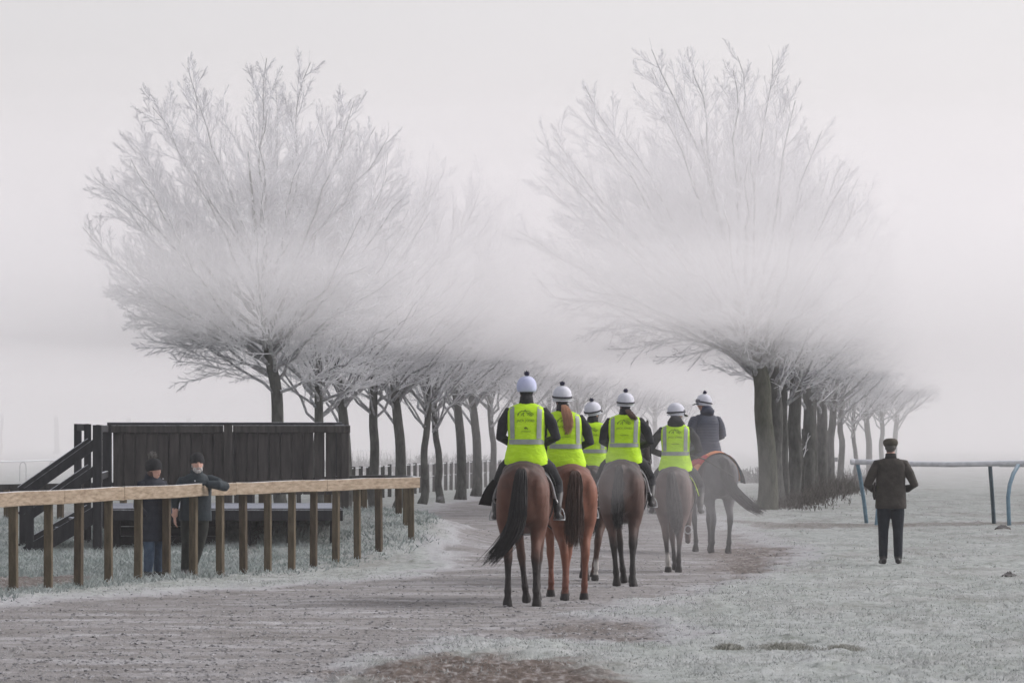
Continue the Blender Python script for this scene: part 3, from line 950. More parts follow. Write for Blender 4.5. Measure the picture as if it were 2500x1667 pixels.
def hedge_bank(name, label, x0, x1, d, h, depth, seed):
    rng = np.random.default_rng(seed)
    n = int((x1 - x0) * 70)
    x = rng.uniform(x0, x1, n); y = d + rng.normal(size=n) * depth
    prof = h * (.55 + .6 * vnoise(x * .5, y * .1, seed)) * np.clip(np.minimum(x - x0, x1 - x) / .8, .1, 1) ** .5
    P = np.zeros((n, 4, 3)); P[:, 0] = np.stack([x, y, -.1 + 0 * x], -1)
    dv = rng.normal(size=(n, 3)) * .5; dv[:, 2] = 1
    for j in range(1, 4):
        P[:, j] = P[:, j - 1] + dv / np.linalg.norm(dv, axis=1, keepdims=True) * (prof / 3)[:, None]
        dv += rng.normal(size=dv.shape) * .4
    v, f = tubes_np(P, np.full((n, 4), .03) * np.linspace(1, .4, 4)[None], 3)
    o = link(name, mesh_np(name, v, f), M_hedge)
    return tag(o, label, "hedge")


hedge_bank("hedge", "low bare hedge far across the field left of the horses", -14, -.5, 262, 1.0, 1.2, 31)
hedge_bank("hedge", "low bare hedge just left of the stout mossy trunk", 8.4, 12.0, 196, 1.05, 1.0, 32)

# a sapling with pale frosted twigs in the right row
def sapling(x, d, h, seed, label):
    rng = np.random.default_rng(seed)
    t = empty("sapling", at(x, d, 0))
    tag(t, label, "tree")
    z = np.linspace(-.1, h * .7, 8)
    P = np.stack([np.cumsum(rng.normal(size=8) * .02), np.cumsum(rng.normal(size=8) * .02), z], -1)[None]
    link("trunk", mesh_np("trunk", *tubes_np(P, np.linspace(.035, .02, 8)[None], 6), True), M_bark, t)
    A, ra = shoots(rng, P, None, 8, .5, 1.0, .40, 34, .10, 6, .12, .014, .008)
    B, rb = shoots(rng, A, None, 4, .3, 1.0, .40, 36, .08, 4, .12, .010, .007)
    link("crown", mesh_np("crown", *join_np([tubes_np(A, ra, 4), tubes_np(B, rb, 3)])), M_twig, t)


sapling(1960, 140, 2.9, 4, "young sapling with pale frosted forked twigs between the right row trunks")

# ------------------------------------------------------------------ grass blades, chips, clods, tussocks
M_blade = mottled("frosted_grass", (.33, .345, .33), (.58, .585, .585), scale=1.1, rough=.95, detail=6, spec=.1)
M_blade_long = mottled("long_frosted_grass", (.17, .215, .195), (.50, .53, .53), scale=1.6, rough=.95, detail=6, spec=.1)


def blades(rng, x, y, h, w, lean=.45, z=None, simple=False):
    n = len(x)
    z = height(x, y) + (relief(x, y, *masks(x, y)) if z is None else 0) - .006 if z is None else z
    a = rng.random(n) * 2 * math.pi
    b = np.stack([x, y, z], -1)
    tip = b + np.stack([rng.normal(size=n) * lean * h, rng.normal(size=n) * lean * h, h], -1)
    mid = (b + tip) / 2 + np.stack([rng.normal(size=n) * .1 * h, rng.normal(size=n) * .1 * h, .12 * h], -1)
    s = np.stack([np.cos(a) * w, np.sin(a) * w * .4, 0 * w], -1)
    if simple: return np.stack([b - s, b + s, tip], 1).reshape(-1, 3), np.arange(n)[:, None] * 3 + [0, 1, 2]
    V = np.stack([b - s, b + s, mid - s * .7, mid + s * .7, tip], 1).reshape(-1, 3)
    i = np.arange(n)[:, None] * 5
    F = np.concatenate([i + [0, 1, 3], i + [0, 3, 2], i + [2, 3, 4]])
    return V, F


def scatter_grass(seed, n, d0, d1, u0, u1, k, h0, h1, w, spread, keep=None, lean=.45):
    rng = np.random.default_rng(seed)
    # uniform in depth's inverse square, so that near and far turf are equally well covered on the picture
    q = rng.random(n)
    d = 1 / (1 / d0 + (1 / d1 - 1 / d0) * q)
    x = rng.uniform(u0, u1, n) * d
    path, dirt = masks(x, d)
    cover = (1 - path) * (1 - .8 * dirt)
    ok = rng.random(n) < np.clip(cover * 1.0 + .015, 0, 1)
    if keep is not None: ok &= keep(x, d, rng)
    x, d = x[ok], d[ok]
    c = len(x)
    hh = (h0 + (h1 - h0) * rng.random(c) ** 1.5) * (.5 + 1.0 * fbm(x * 1.3, d * .6, 91, 3))
    x = np.repeat(x, k) + rng.normal(size=c * k) * spread
    d = np.repeat(d, k) + rng.normal(size=c * k) * spread * 1.6
    hh = np.repeat(hh, k) * (.5 + .7 * rng.random(c * k))
    return blades(rng, x, d, hh, w * (.6 + .8 * rng.random(c * k)), lean, simple=h1 < .05)


gv, gf = scatter_grass(41, 34000, 36, 150, -.112, .112, 6, .012, .042, .007, .06, lambda x, d, r: fbm(x * .55, d * .16, 57, 4) + .2 * r.random(len(x)) > .48, .7)
turf = link("grass", mesh_np("grass", gv, gf), M_blade)
tag(turf, "short rimed grass blades over the field", kind="stuff")


def bank_keep(x, d, rng):
    fx = at(0, 1, 0).x
    xf = (x / d) * 12500 + 1250
    behind = d - fence_d(xf)
    left = (xf < 1060) & (behind > -1.6) & (d < 92)
    return left & (masks(x, d)[1] < .35) & (rng.random(len(x)) < np.clip(.5 + behind * .25, .25, 1))


lv, lf = scatter_grass(43, 28000, 57, 92, -.112, -.012, 6, .03, .095, .008, .08, bank_keep, .8)
lg = link("grass", mesh_np("grass", lv, lf), M_blade_long)
tag(lg, "long tangled green grey frosted grass round the stand and along the fence foot", kind="stuff")

# woodchip and grit lying on the walk
rng = np.random.default_rng(77)
n = 30000
q = rng.random(n); d = 1 / (1 / 37. + (1 / 120. - 1 / 37.) * q)
x = rng.uniform(-.11, .075, n) * d
pm, dm = masks(x, d)
ok = rng.random(n) < pm * .95
x, d, pm, dm = x[ok], d[ok], pm[ok], dm[ok]
n = len(x)
z = height(x, d) + relief(x, d, pm, dm)
sz = .008 + .022 * rng.random(n) ** 2
b = np.stack([x, d, z], -1)
off = rng.normal(size=(n, 4, 3)); off /= np.linalg.norm(off, axis=2, keepdims=True)
off[:, :, 2] = np.abs(off[:, :, 2]) * .7
V = (b[:, None] + off * sz[:, None, None] * np.array([1.4, 1.4, 1])).reshape(-1, 3)
i = np.arange(n)[:, None] * 4
F = np.concatenate([i + [0, 1, 2], i + [0, 2, 3], i + [0, 3, 1], i + [1, 3, 2]])
M_chip = mottled("woodchip", (.13, .125, .125), (.44, .44, .46), scale=40, rough=.95, detail=1, spec=.1)
tag(link("gravel", mesh_np("gravel", V, F), M_chip), "loose chips and grit on the horse walk", kind="stuff")

M_soil = mottled("bare_clod", (.035, .029, .025), (.085, .075, .066), scale=18, rough=.95, bump=.6, frost=.12, spec=.1)
M_tuss = mottled("tussock_grass", (.16, .16, .125), (.46, .46, .43), scale=9, rough=.95, spec=.1)


def molehill(x, y, w, h, label, seed):
    d = 12500 * EYE / (y - 1062)
    p = at(x, d, 0)
    rng = np.random.default_rng(seed)
    nr, na = 7, 18
    V = []
    for i in range(nr):
        r = i / (nr - 1)
        for j in range(na):
            a = 2 * math.pi * j / na
            rr = w / 2 * r * (1 + .25 * rng.normal() * (i == nr - 1) + .18 * math.sin(3 * a + seed))
            V.append((rr * math.cos(a), rr * math.sin(a) * 1.3, h * (1 - r ** 1.7) * (1 + .35 * rng.normal() * (0 < i < nr - 1)) - .02 * (i == nr - 1)))
    F = [(i * na + j, (i + 1) * na + j, (i + 1) * na + (j + 1) % na, i * na + (j + 1) % na) for i in range(nr - 1) for j in range(na)]
    o = MB().add(V, F).build("molehill", M_soil, None, True)
    o.location = (p.x, p.y, hz(p.x, p.y) + .0)
    tag(o, label, "molehill", "molehills in the frosted grass")


for a in ((2447, 1297, .34, .08, "dark molehill at the foot of the bent blue rail post", 1), (2462, 1410, .24, .05, "dark molehill near the right edge, level with the flat cap man's shoes", 2),
          (1969, 1224, .22, .14, "tiny dark molehill at the edge of the brown undergrowth", 4),
          ):
    molehill(*a)


def tussock(x, y, w, label, seed, n=900):
    d = 12500 * EYE / (y - 1062)
    rng = np.random.default_rng(seed)
    p = at(x, d, 0)
    xx = rng.normal(size=n) * w * .33; yy = rng.normal(size=n) * w * .5
    hh = .055 * (.4 + .8 * rng.random(n)) * np.exp(-(xx / w) ** 2 * 2)
    v, f = blades(rng, xx, yy, hh, .007 + 0 * xx, .6, z=np.zeros(n) - .01)
    o = link("tussock", mesh_np("tussock", v, f), M_tuss)
    o.location = (p.x, p.y, hz(p.x, p.y))
    tag(o, label, "tussock", "rough tussocks in the frosted grass")


for a in ((1930, 1584, .50, "large brown green tussock in the grass at the lower right", 1, 1500), (1780, 1584, .22, "small tussock left of the large brown green one", 2), (2060, 1586, .3, "low tussock right of the large brown green one", 3)):
    tussock(*a)
# ------------------------------------------------------------------ continuous bodies
def loft(rings, n=16, lat=Vector((1, 0, 0)), cap=True):
    """rings: (centre, lateral radius, other radius[, exponent]); cross-sections stand across the path."""
    V, F = [], []
    m = len(rings)
    C = [Vector(r[0]) for r in rings]
    for i, r in enumerate(rings):
        t = C[min(i + 1, m - 1)] - C[max(i - 1, 0)]
        t = t.normalized() if t.length > 1e-9 else Vector((0, 0, 1))
        u = lat - t * lat.dot(t)
        u = u.normalized() if u.length > 1e-4 else Vector((0, 1, 0))
        w = t.cross(u)
        e = 2.0 / (r[3] if len(r) > 3 else 2.0)
        for k in range(n):
            a = 2 * math.pi * k / n
            c, s = math.cos(a), math.sin(a)
            V.append(C[i] + u * (r[1] * math.copysign(abs(c) ** e, c)) + w * (r[2] * math.copysign(abs(s) ** e, s)))
    for i in range(m - 1):
        for k in range(n):
            F.append((i * n + k, i * n + (k + 1) % n, (i + 1) * n + (k + 1) % n, (i + 1) * n + k))
    if cap:
        F.append(tuple(range(n - 1, -1, -1)))
        F.append(tuple((m - 1) * n + k for k in range(n)))
    return V, F


def ellipsoid(c, rx, ry, rz, rot=None, n=12):
    V, F = [], []
    m = 8
    for i in range(m + 1):
        th = math.pi * (i + .02) / (m + .04)
        for k in range(n):
            a = 2 * math.pi * k / n
            v = Vector((rx * math.sin(th) * math.cos(a), ry * math.sin(th) * math.sin(a), rz * math.cos(th)))
            if rot is not None: v = rot @ v
            V.append(Vector(c) + v)
    for i in range(m):
        for k in range(n):
            F.append((i * n + k, (i + 1) * n + k, (i + 1) * n + (k + 1) % n, i * n + (k + 1) % n))
    F.append(tuple(range(n))); F.append(tuple(m * n + k for k in range(n - 1, -1, -1)))
    return V, F


def fuse(name, pieces, voxel, iters=3, origin=(0, 0, 0), lam=.5):
    """Grow the pieces into ONE smooth continuous surface."""
    mb = MB()
    for v, f in pieces: mb.add(v, f)
    me = bpy.data.meshes.new("tmp"); me.from_pydata([Vector(v) for v in mb.v], [], mb.f); me.update()
    o = bpy.data.objects.new("tmp", me); COL.objects.link(o)
    md = o.modifiers.new("r", 'REMESH'); md.mode = 'VOXEL'; md.voxel_size = voxel; md.adaptivity = 0
    dg = bpy.context.evaluated_depsgraph_get(); dg.update()
    res = bpy.data.meshes.new_from_object(o.evaluated_get(dg))
    bpy.data.objects.remove(o); bpy.data.meshes.remove(me)
    n = len(res.vertices)
    co = np.empty(n * 3, np.float32); res.vertices.foreach_get("co", co); co = co.reshape(-1, 3).astype(float)
    ed = np.empty(len(res.edges) * 2, np.int32); res.edges.foreach_get("vertices", ed); ed = ed.reshape(-1, 2)
    cnt = np.bincount(ed.ravel(), minlength=n)[:, None]
    for it in range(iters * 2):
        s = np.zeros_like(co)
        for k in range(3):
            s[:, k] = np.bincount(ed[:, 0], co[ed[:, 1], k], n) + np.bincount(ed[:, 1], co[ed[:, 0], k], n)
        co += (s / np.maximum(cnt, 1) - co) * (lam if it % 2 == 0 else -lam * .94)
    co -= np.array(origin)
    res.vertices.foreach_set("co", co.astype(np.float32).ravel())
    res.polygons.foreach_set("use_smooth", np.ones(len(res.polygons), bool))
    res.name = name; res.update()
    return res, co


def set_slots(me, co, fn):
    """Material slots by face position: fn(centres) -> slot per face."""
    nl = len(me.loops); lv = np.empty(nl, np.int32); me.loops.foreach_get("vertex_index", lv)
    ls = np.empty(len(me.polygons), np.int32); me.polygons.foreach_get("loop_start", ls)
    me.polygons.foreach_set("material_index", fn(co[lv[ls]]).astype(np.int32))


# ------------------------------------------------------------------ horse materials
def coat_mat():
    m, nt, b = new_mat("horse_coat")
    L = nt.links
    at_ = nd(nt, "ShaderNodeAttribute", attribute_name="coat")
    tc = nd(nt, "ShaderNodeTexCoord")
    mp = nd(nt, "ShaderNodeMapping"); mp.inputs["Scale"].default_value = (1, 1, .35)
    L.new(tc.outputs["Object"], mp.inputs[0])
    nz = nd(nt, "ShaderNodeTexNoise", Scale=22.0, Detail=6.0, Roughness=.7)
    L.new(mp.outputs[0], nz.inputs["Vector"])
    mr = nd(nt, "ShaderNodeMapRange"); mr.inputs["To Min"].default_value = .62; mr.inputs["To Max"].default_value = 1.35
    L.new(nz.outputs["Fac"], mr.inputs["Value"])
    mx = nd(nt, "ShaderNodeMix", data_type='RGBA', blend_type='MULTIPLY', Factor=1.0)
    L.new(at_.outputs["Color"], mx.inputs["A"]); L.new(mr.outputs[0], mx.inputs["B"])
    L.new(mx.outputs["Result"], b.inputs["Base Color"])
    b.inputs["Roughness"].default_value = .62
    b.inputs["Specular IOR Level"].default_value = .28
    n2 = nd(nt, "ShaderNodeTexNoise", Scale=110.0, Detail=3.0)
    L.new(mp.outputs[0], n2.inputs["Vector"])
    bp = nd(nt, "ShaderNodeBump", Strength=.25, Distance=.01)
    L.new(n2.outputs["Fac"], bp.inputs["Height"]); L.new(bp.outputs[0], b.inputs["Normal"])
    return m


M_coat = coat_mat()
M_leather = mottled("black_leather", (.010, .010, .011), (.022, .021, .021), scale=20, rough=.5, spec=.4)
M_steel = mottled("stirrup_steel", (.30, .31, .32), (.42, .43, .44), scale=20, rough=.35, spec=.6)
M_white = mottled("white_binding", (.42, .43, .45), (.58, .59, .60), scale=20, rough=.8)
M_padblack = mottled("black_saddle_cloth", (.012, .012, .014), (.024, .024, .027), scale=14, rough=.9)
M_padhivis = mottled("yellow_saddle_cloth", (.42, .62, .03), (.55, .74, .06), scale=14, rough=.8)
M_rug_o = mottled("orange_sheet", (.52, .17, .075), (.62, .25, .12), scale=5, rough=.9)
M_rug_r = mottled("red_sheet", (.38, .04, .045), (.48, .07, .07), scale=5, rough=.9)
M_shoe = mottled("worn_horseshoe", (.34, .34, .35), (.48, .48, .49), scale=25, rough=.5, spec=.5)


def hair_mat(name, c):
    return mottled(name, tuple(v * .6 for v in c), tuple(v * 1.3 for v in c), scale=9, rough=.7, stretch=(4, 4, .4), spec=.3)


def chain(kind, s, spec):
    """Leg from body to hoof. spec: step (+ forward), side, lift angle in degrees."""
    step, side, lift = spec
    if kind == "hind":
        P = [((.125, .14, 1.30), .135, .25), ((.158, .045, 1.12), .138, .245), ((.168, .065, .95), .118, .195), ((.158, .055, .82), .090, .140),
             ((.142, -.02, .70), .062, .088), ((.134, -.105, .595), .052, .072), ((.130, -.118, .53), .052, .066), ((.128, -.105, .44), .040, .050), ((.126, -.085, .33), .033, .042),
             ((.125, -.068, .22), .037, .045), ((.125, -.062, .175), .045, .054), ((.125, -.035, .115), .036, .044), ((.126, -.015, .075), .048, .056), ((.127, .0, .0), .062, .074)]
        joint, top = 6, 1.2
    else:
        P = [((.13, 1.36, 1.16), .10, .19), ((.155, 1.28, .98), .088, .145), ((.150, 1.24, .84), .068, .092), ((.142, 1.235, .70), .055, .068), ((.138, 1.24, .58), .048, .056),
             ((.136, 1.245, .515), .052, .056), ((.135, 1.24, .44), .040, .046), ((.134, 1.238, .33), .032, .040), ((.134, 1.235, .22), .036, .043), ((.134, 1.235, .175), .044, .051),
             ((.134, 1.262, .115), .035, .042), ((.135, 1.280, .075), .047, .055), ((.136, 1.295, .0), .060, .072)]
        joint, top = 5, 1.1
    out = []
    J = None
    for i, (c, a, b) in enumerate(P):
        x, y, z = c
        f = max(0, (top - z) / top)
        y += step * f
        x = x + side * f
        if i == joint: J = (y, z)
        if i > joint and lift:
            th = R_(lift) * min(1, (i - joint) / 2)
            if i >= len(P) - 3: th += R_(lift) * .45
            dy, dz = y - J[0], z - J[1]
            y, z = J[0] + dy * math.cos(th) + dz * math.sin(th), J[1] - dy * math.sin(th) + dz * math.cos(th)
        out.append(((x * s, y, z), a, b))
    return out


def dock_curve(p0, pts):
    return [Vector(p0)] + [Vector(p) for p in pts]


def strands(name, curve, width, n, seed, mat, parent, fray=.10, r=.007, m=12):
    """A hank of hair: n strands round a centre curve; width(t) is the hank's half-width (lateral, fore-aft)."""
    rng = np.random.default_rng(seed)
    C = spline(curve, m)
    t = np.linspace(0, 1, m)
    a = rng.random(n) * 2 * math.pi; q = np.sqrt(rng.random(n))
    ln = 1 - .42 * rng.random(n) ** 2
    P = np.zeros((n, m, 3))
    wob = np.cumsum(rng.normal(size=(n, m, 3)) * fray * .05, 1)
    for j in range(m):
        tj = t[j] * ln
        cx = np.stack([np.interp(tj, t, C[:, k]) for k in range(3)], -1)
        w = np.stack([np.interp(tj, [w_[0] for w_ in width], [w_[1] for w_ in width]), np.interp(tj, [w_[0] for w_ in width], [w_[2] for w_ in width]), 0 * tj], -1)
        o = np.stack([np.cos(a) * q, np.sin(a) * q, 0 * a], -1) * w
        P[:, j] = cx + o + wob[:, j] * t[j]
    Rr = r * np.array([1.0 if i < m - 3 else (m - 1 - i) / 3 + .12 for i in range(m)])[None] * (.7 + .6 * rng.random((n, 1)))
    v, f = tubes_np(P, Rr, 4)
    return link(name, mesh_np(name, v, f, True), mat, parent)


HORSE_TORSO = [((0, -.235, 1.24), .030, .08), ((0, -.205, 1.23), .135, .20, 2.2), ((0, -.12, 1.22), .235, .305, 2.2), ((0, 0.02, 1.22), .282, .355, 2.15), ((0, .18, 1.235), .298, .370, 2.1), ((0, .36, 1.235), .285, .358, 2.1),
               ((0, .56, 1.20), .275, .350, 2.1), ((0, .80, 1.17), .292, .362, 2.1), ((0, 1.02, 1.16), .285, .385, 2.1), ((0, 1.20, 1.18), .258, .395, 2.1), ((0, 1.38, 1.20), .225, .375, 2.1), ((0, 1.54, 1.18), .165, .26), ((0, 1.62, 1.15), .09, .14)]


def make_horse(name, label, x, y, yaw, coat, legs, tail, socks=(), neck_turn=0.0, seed=1, scale=1.0, pad=None, rug=False, hairc=(.012, .011, .012), group="racehorses walking away up the track", tailw=1.0):
    t = empty("horse", (x, y, hz(x, y) - .03), R_(yaw))
    t.scale = (scale,) * 3
    tag(t, label, "horse", group)
    P = [loft(HORSE_TORSO, 22)]
    for s in (-1, 1):
        P.append(loft(chain("hind", s, legs["LH" if s < 0 else "RH"]), 14))
        P.append(loft(chain("fore", s, legs["LF" if s < 0 else "RF"]), 14))
        P.append(ellipsoid((.165 * s, -.02, 1.22), .125, .205, .25))                # rump muscle
        P.append(ellipsoid((.115 * s, .25, 1.475), .125, .20, .10))                    # point of the hip
    nt_ = neck_turn
    neck = [((0, 1.28, 1.26), .165, .32), ((0, 1.50, 1.40), .135, .27), ((nt_ * .25, 1.72, 1.56), .105, .205), ((nt_ * .6, 1.90, 1.72), .085, .155), ((nt_ * .95, 2.02, 1.86), .075, .125)]
    P.append(loft(neck, 16))
    hx = nt_
    head = [((hx, 1.98, 1.95), .050, .06), ((hx * 1.02, 2.05, 1.91), .082, .115), ((hx * 1.1, 2.16, 1.80), .088, .135), ((hx * 1.2, 2.28, 1.66), .070, .105), ((hx * 1.32, 2.39, 1.53), .055, .075), ((hx * 1.38, 2.45, 1.46), .056, .064), ((hx * 1.4, 2.475, 1.42), .035, .035)]
    P.append(loft(head, 14))
    for s in (-1, 1):
        P.append(loft([((hx + .055 * s, 2.0, 1.95), .030, .028), ((hx + .070 * s, 1.99, 2.02), .036, .024), ((hx + .078 * s, 1.985, 2.08), .026, .018), ((hx + .080 * s, 1.985, 2.125), .008, .008)], 10))
    P.append(loft([((0, -.12, 1.50), .065, .06), ((0, -.225, 1.46), .040, .040), ((0, -.275, 1.37), .026, .026), ((0, -.29, 1.26), .016, .016)], 10))
    me, co = fuse("body", P, .0205, 3)
    # coat colours: points, dorsal shade and white socks are the animal's own pattern
    z = co[:, 2]; yy = co[:, 1]; xx = co[:, 0]
    col = np.tile(np.array(coat["body"]), (len(co), 1))
    nzv = fbm(xx * 6 + 3 * seed, z * 5 + yy * 3, seed, 3) - .5
    def mix(c, w):
        nonlocal col
        w = np.clip(w, 0, 1)[:, None]
        col = col * (1 - w) + np.array(c)[None] * w
    mix(coat["top"], sstep(1.28, 1.60, z + nzv * .25 - .5 * np.abs(xx) * 0) * coat.get("topw", .8))
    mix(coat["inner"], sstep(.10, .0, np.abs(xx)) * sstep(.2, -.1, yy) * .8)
    mix(coat["legs"], sstep(coat.get("lz", .78), coat.get("lz", .78) - .34, z + nzv * .2))
    for key in socks:
        s = -1 if key[0] == "L" else 1
        hind = key[1] == "H"
        sel = (xx * s > .02) & ((yy < .6) if hind else (yy > .6))
        mix((.42, .40, .38), sel * sstep(.32, .24, z))
    mix(hairc, ((yy < -.205) & (z > 1.2) & (np.abs(xx) < .055)) * .9)
    mix((.020, .018, .017), sstep(.085, .07, z))
    mix((.02, .018, .017), ((z > 1.97) & (yy > 1.9)) * (np.hypot(xx - hx, 0) > .05) * .9)
    ca = me.attributes.new("coat", 'FLOAT_COLOR', 'POINT')
    ca.data.foreach_set("color", np.concatenate([col, np.ones((len(col), 1))], 1).astype(np.float32).ravel())
    link("body", me, M_coat, t)
    hm = hair_mat("horse_hair", hairc)
    tl = strands("tail", tail, tuple((a_, b_ * tailw, c_) for a_, b_, c_ in ((0, .034, .028), (.10, .052, .045), (.35, .085, .06), (.65, .10, .07), (.9, .085, .06), (1, .07, .05))), 340, seed + 50, hm, t, r=.0054, fray=.16, m=10)
    # mane falls to one side of the neck
    rng = np.random.default_rng(seed)
    V = []
    mc = np.array([(0, 1.42, 1.66), (nt_ * .2, 1.62, 1.78), (nt_ * .5, 1.80, 1.87), (nt_ * .9, 1.95, 1.97)])
    nm = 90
    tt = rng.random(nm) * .98
    root = np.stack([np.interp(tt, np.linspace(0, 1, 4), mc[:, k]) for k in range(3)], -1)
    root[:, 2] -= .02
    Pm = np.zeros((nm, 5, 3))
    for j in range(5):
        f = j / 4
        Pm[:, j] = root + np.array([.055 * np.sin(f * 2.2) + .09 * f, -.05 * f, .025 * np.sin(f * 3.1) - .17 * f]) + rng.normal(size=(nm, 3)) * .010 * f
    link("mane", mesh_np("mane", *tubes_np(Pm, np.full((nm, 5), .009) * np.linspace(1, .4, 5)[None], 3), True), hm, t)
    for s in (-1, 1):
        v, f = ellipsoid((hx * 1.08 + .082 * s, 2.125, 1.85), .012, .018, .015)
        MB().add(v, f).build("eye", M_leather, t, True)
    # saddle, cloth, girth, bridle
    def hull(y, z_off=0.0, grow=0.0):
        ys = [r[0][1] for r in HORSE_TORSO]
        c = np.interp(y, ys, [r[0][2] for r in HORSE_TORSO]); a = np.interp(y, ys, [r[1] for r in HORSE_TORSO]); b = np.interp(y, ys, [r[2] for r in HORSE_TORSO])
        return c, a + grow, b + grow

    def sheet(y0, y1, a0, a1, grow, ny=10, na=15, flare=0.0, rear_drop=0.0, thick=.008):
        """Cloth lying over the back from y0 (rear) to y1, from angle a0 to a1 (radians from the spine, + to the horse's right)."""
        Vs = []
        for k in range(2):
            for i in range(ny):
                fy = i / (ny - 1)
                for j in range(na):
                    a = a0 + (a1 - a0) * j / (na - 1)
                    yq = y0 + (y1 - y0) * fy + rear_drop * (1 - fy) * (1 - abs(a) / max(abs(a0), abs(a1)))
                    c, ra, rb = hull(yq, 0, grow + (thick if k else 0) + flare * (abs(a) / 1.6) ** 3 * (1 - fy * .6) + .004 * math.sin(a * 9 + yq * 7))
                    Vs.append((ra * math.sin(a), yq, c + rb * math.cos(a)))
        N = ny * na
        Fs = []
        for i in range(ny - 1):
            for j in range(na - 1):
                q = (i * na + j, i * na + j + 1, (i + 1) * na + j + 1, (i + 1) * na + j)
                Fs.append(q[::-1]); Fs.append(tuple(v + N for v in q))
        rim = [j for j in range(na)] + [i * na + na - 1 for i in range(1, ny)] + [(ny - 1) * na + j for j in range(na - 2, -1, -1)] + [i * na for i in range(ny - 2, 0, -1)]
        for p, q in zip(rim, rim[1:] + rim[:1]): Fs.append((p, q, q + N, p + N))
        return Vs, Fs

    if pad:
        o = MB().add(*sheet(.52, 1.22, -1.62, 1.62, .012, flare=pad.get("flare", .05))).build("saddle_cloth", pad["mat"], t, True)
        if pad.get("binding"):
            for s in (-1, 1):
                MB().add(*sheet(.498, .522, s * .55, s * 1.64, .016, ny=2, flare=pad.get("flare", .05), thick=.010)).build("binding", pad["binding"], o, True)
                MB().add(*sheet(.50, 1.22, s * 1.62, s * 1.67, .014, ny=8, na=3, flare=pad.get("flare", .05), thick=.010)).build("binding", pad["binding"], o, True)
        if pad.get("flap"):
            MB().add(*sheet(.34, .62, -1.78, -1.2, .02, flare=.15)).build("cloth_corner", pad["mat"], o, True)
    if rug:
        o = MB().add(*sheet(.05, 1.25, -1.85, 1.75, .022, ny=14, na=21, flare=.09)).build("exercise_sheet", M_rug_o, t, True)
        for a0, a1 in ((-1.10, -.62), (.62, 1.10)):
            MB().add(*sheet(.045, 1.25, a0, a1, .028, ny=12, na=6, flare=.09)).build("sheet_band", M_rug_r, o, True)
        MB().add(*sheet(.035, .065, .25, 1.80, .028, ny=2, flare=.09)).build("sheet_edge", M_padblack, o, True)
    # saddle
    sv = loft([((0, .60, 1.53), .10, .025), ((0, .66, 1.545), .155, .040), ((0, .80, 1.545), .150, .05), ((0, .98, 1.575), .120, .055), ((0, 1.08, 1.61), .085, .05), ((0, 1.12, 1.60), .03, .02)], 16)
    MB().add(*sv).build("saddle", M_leather, t, True)
    for s in (-1, 1):
        a0, a1 = sorted((s * .40, s * 1.35))
        MB().add(*sheet(.74, 1.16, a0, a1, .026, ny=6, na=8, thick=.012)).build("saddle_flap", M_leather, t, True)
    gp = []
    for a in np.linspace(1.3, 2 * math.pi - 1.3, 18):
        c, ra, rb = hull(.98, 0, .014)
        gp.append(Vector((ra * math.sin(a), .98, c + rb * math.cos(a))))
    mbg = MB()
    for p, q in zip(gp, gp[1:]): mbg.beam(p, q, .09, .012, .003, side=Vector((0, 1, 0)))
    mbg.build("girth", M_leather, t)
    br = MB()
    def ringpts(c, a, b, nrm):
        u = Vector((1, 0, 0)); w = Vector(nrm).cross(u).normalized()
        return [Vector(c) + u * a * math.cos(q) + w * b * math.sin(q) for q in np.linspace(0, 2 * math.pi, 17)]
    for c, a, b, nr in (((hx * 1.02, 2.06, 1.90), .090, .122, (0, .6, -.8)), ((hx * 1.24, 2.31, 1.625), .074, .106, (0, .64, -.77))):
        br.tube(ringpts(c, a, b, nr), .009, 5)
    for s in (-1, 1):
        br.tube([(hx + .088 * s, 2.07, 1.90), (hx * 1.12 + .090 * s, 2.2, 1.75), (hx * 1.3 + .066 * s, 2.36, 1.54)], .008, 5)
    bo = br.build("bridle", M_leather, t, True)
    rn = MB()
    for s in (-1, 1):
        rn.tube([(hx * 1.3 + .066 * s, 2.37, 1.53), (hx * .6 + .13 * s, 1.9, 1.58), (.13 * s, 1.55, 1.68), (.07 * s, 1.26, 1.74)], .007, 5)
    rn.build("reins", M_leather, bo, True)
    for key, (st, sd, lift) in legs.items():       # a lifted hoof shows its shoe
        if lift > 40:
            c = chain("hind" if key[1] == "H" else "fore", -1 if key[0] == "L" else 1, legs[key])
            p1, p0 = Vector(c[-1][0]), Vector(c[-2][0])
            n_ = (p1 - p0).normalized(); u = Vector((1, 0, 0)); w = n_.cross(u).normalized()
            pts = [p1 + n_ * .004 + u * .052 * math.cos(q) + w * .060 * math.sin(q) for q in np.linspace(0, 2 * math.pi, 22)]
            MB().tube(pts, .011, 6).build("horseshoe", M_shoe, t, True)
    return t


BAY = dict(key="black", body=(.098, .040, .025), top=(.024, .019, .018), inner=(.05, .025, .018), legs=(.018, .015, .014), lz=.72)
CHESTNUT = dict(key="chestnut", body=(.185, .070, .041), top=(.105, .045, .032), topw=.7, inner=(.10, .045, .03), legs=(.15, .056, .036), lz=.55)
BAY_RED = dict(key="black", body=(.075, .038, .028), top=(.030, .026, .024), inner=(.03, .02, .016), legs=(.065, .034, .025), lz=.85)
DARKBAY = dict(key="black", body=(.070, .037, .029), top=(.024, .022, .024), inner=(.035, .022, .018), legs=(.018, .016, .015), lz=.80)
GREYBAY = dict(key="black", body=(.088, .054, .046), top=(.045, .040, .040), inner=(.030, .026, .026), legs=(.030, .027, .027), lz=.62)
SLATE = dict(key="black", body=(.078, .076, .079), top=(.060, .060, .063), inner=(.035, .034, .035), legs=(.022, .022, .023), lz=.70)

PADB = dict(mat=M_padblack, binding=M_white)
HORSES = []
def hspec(LH, RH, LF, RF): return dict(LH=LH, RH=RH, LF=LF, RF=RF)


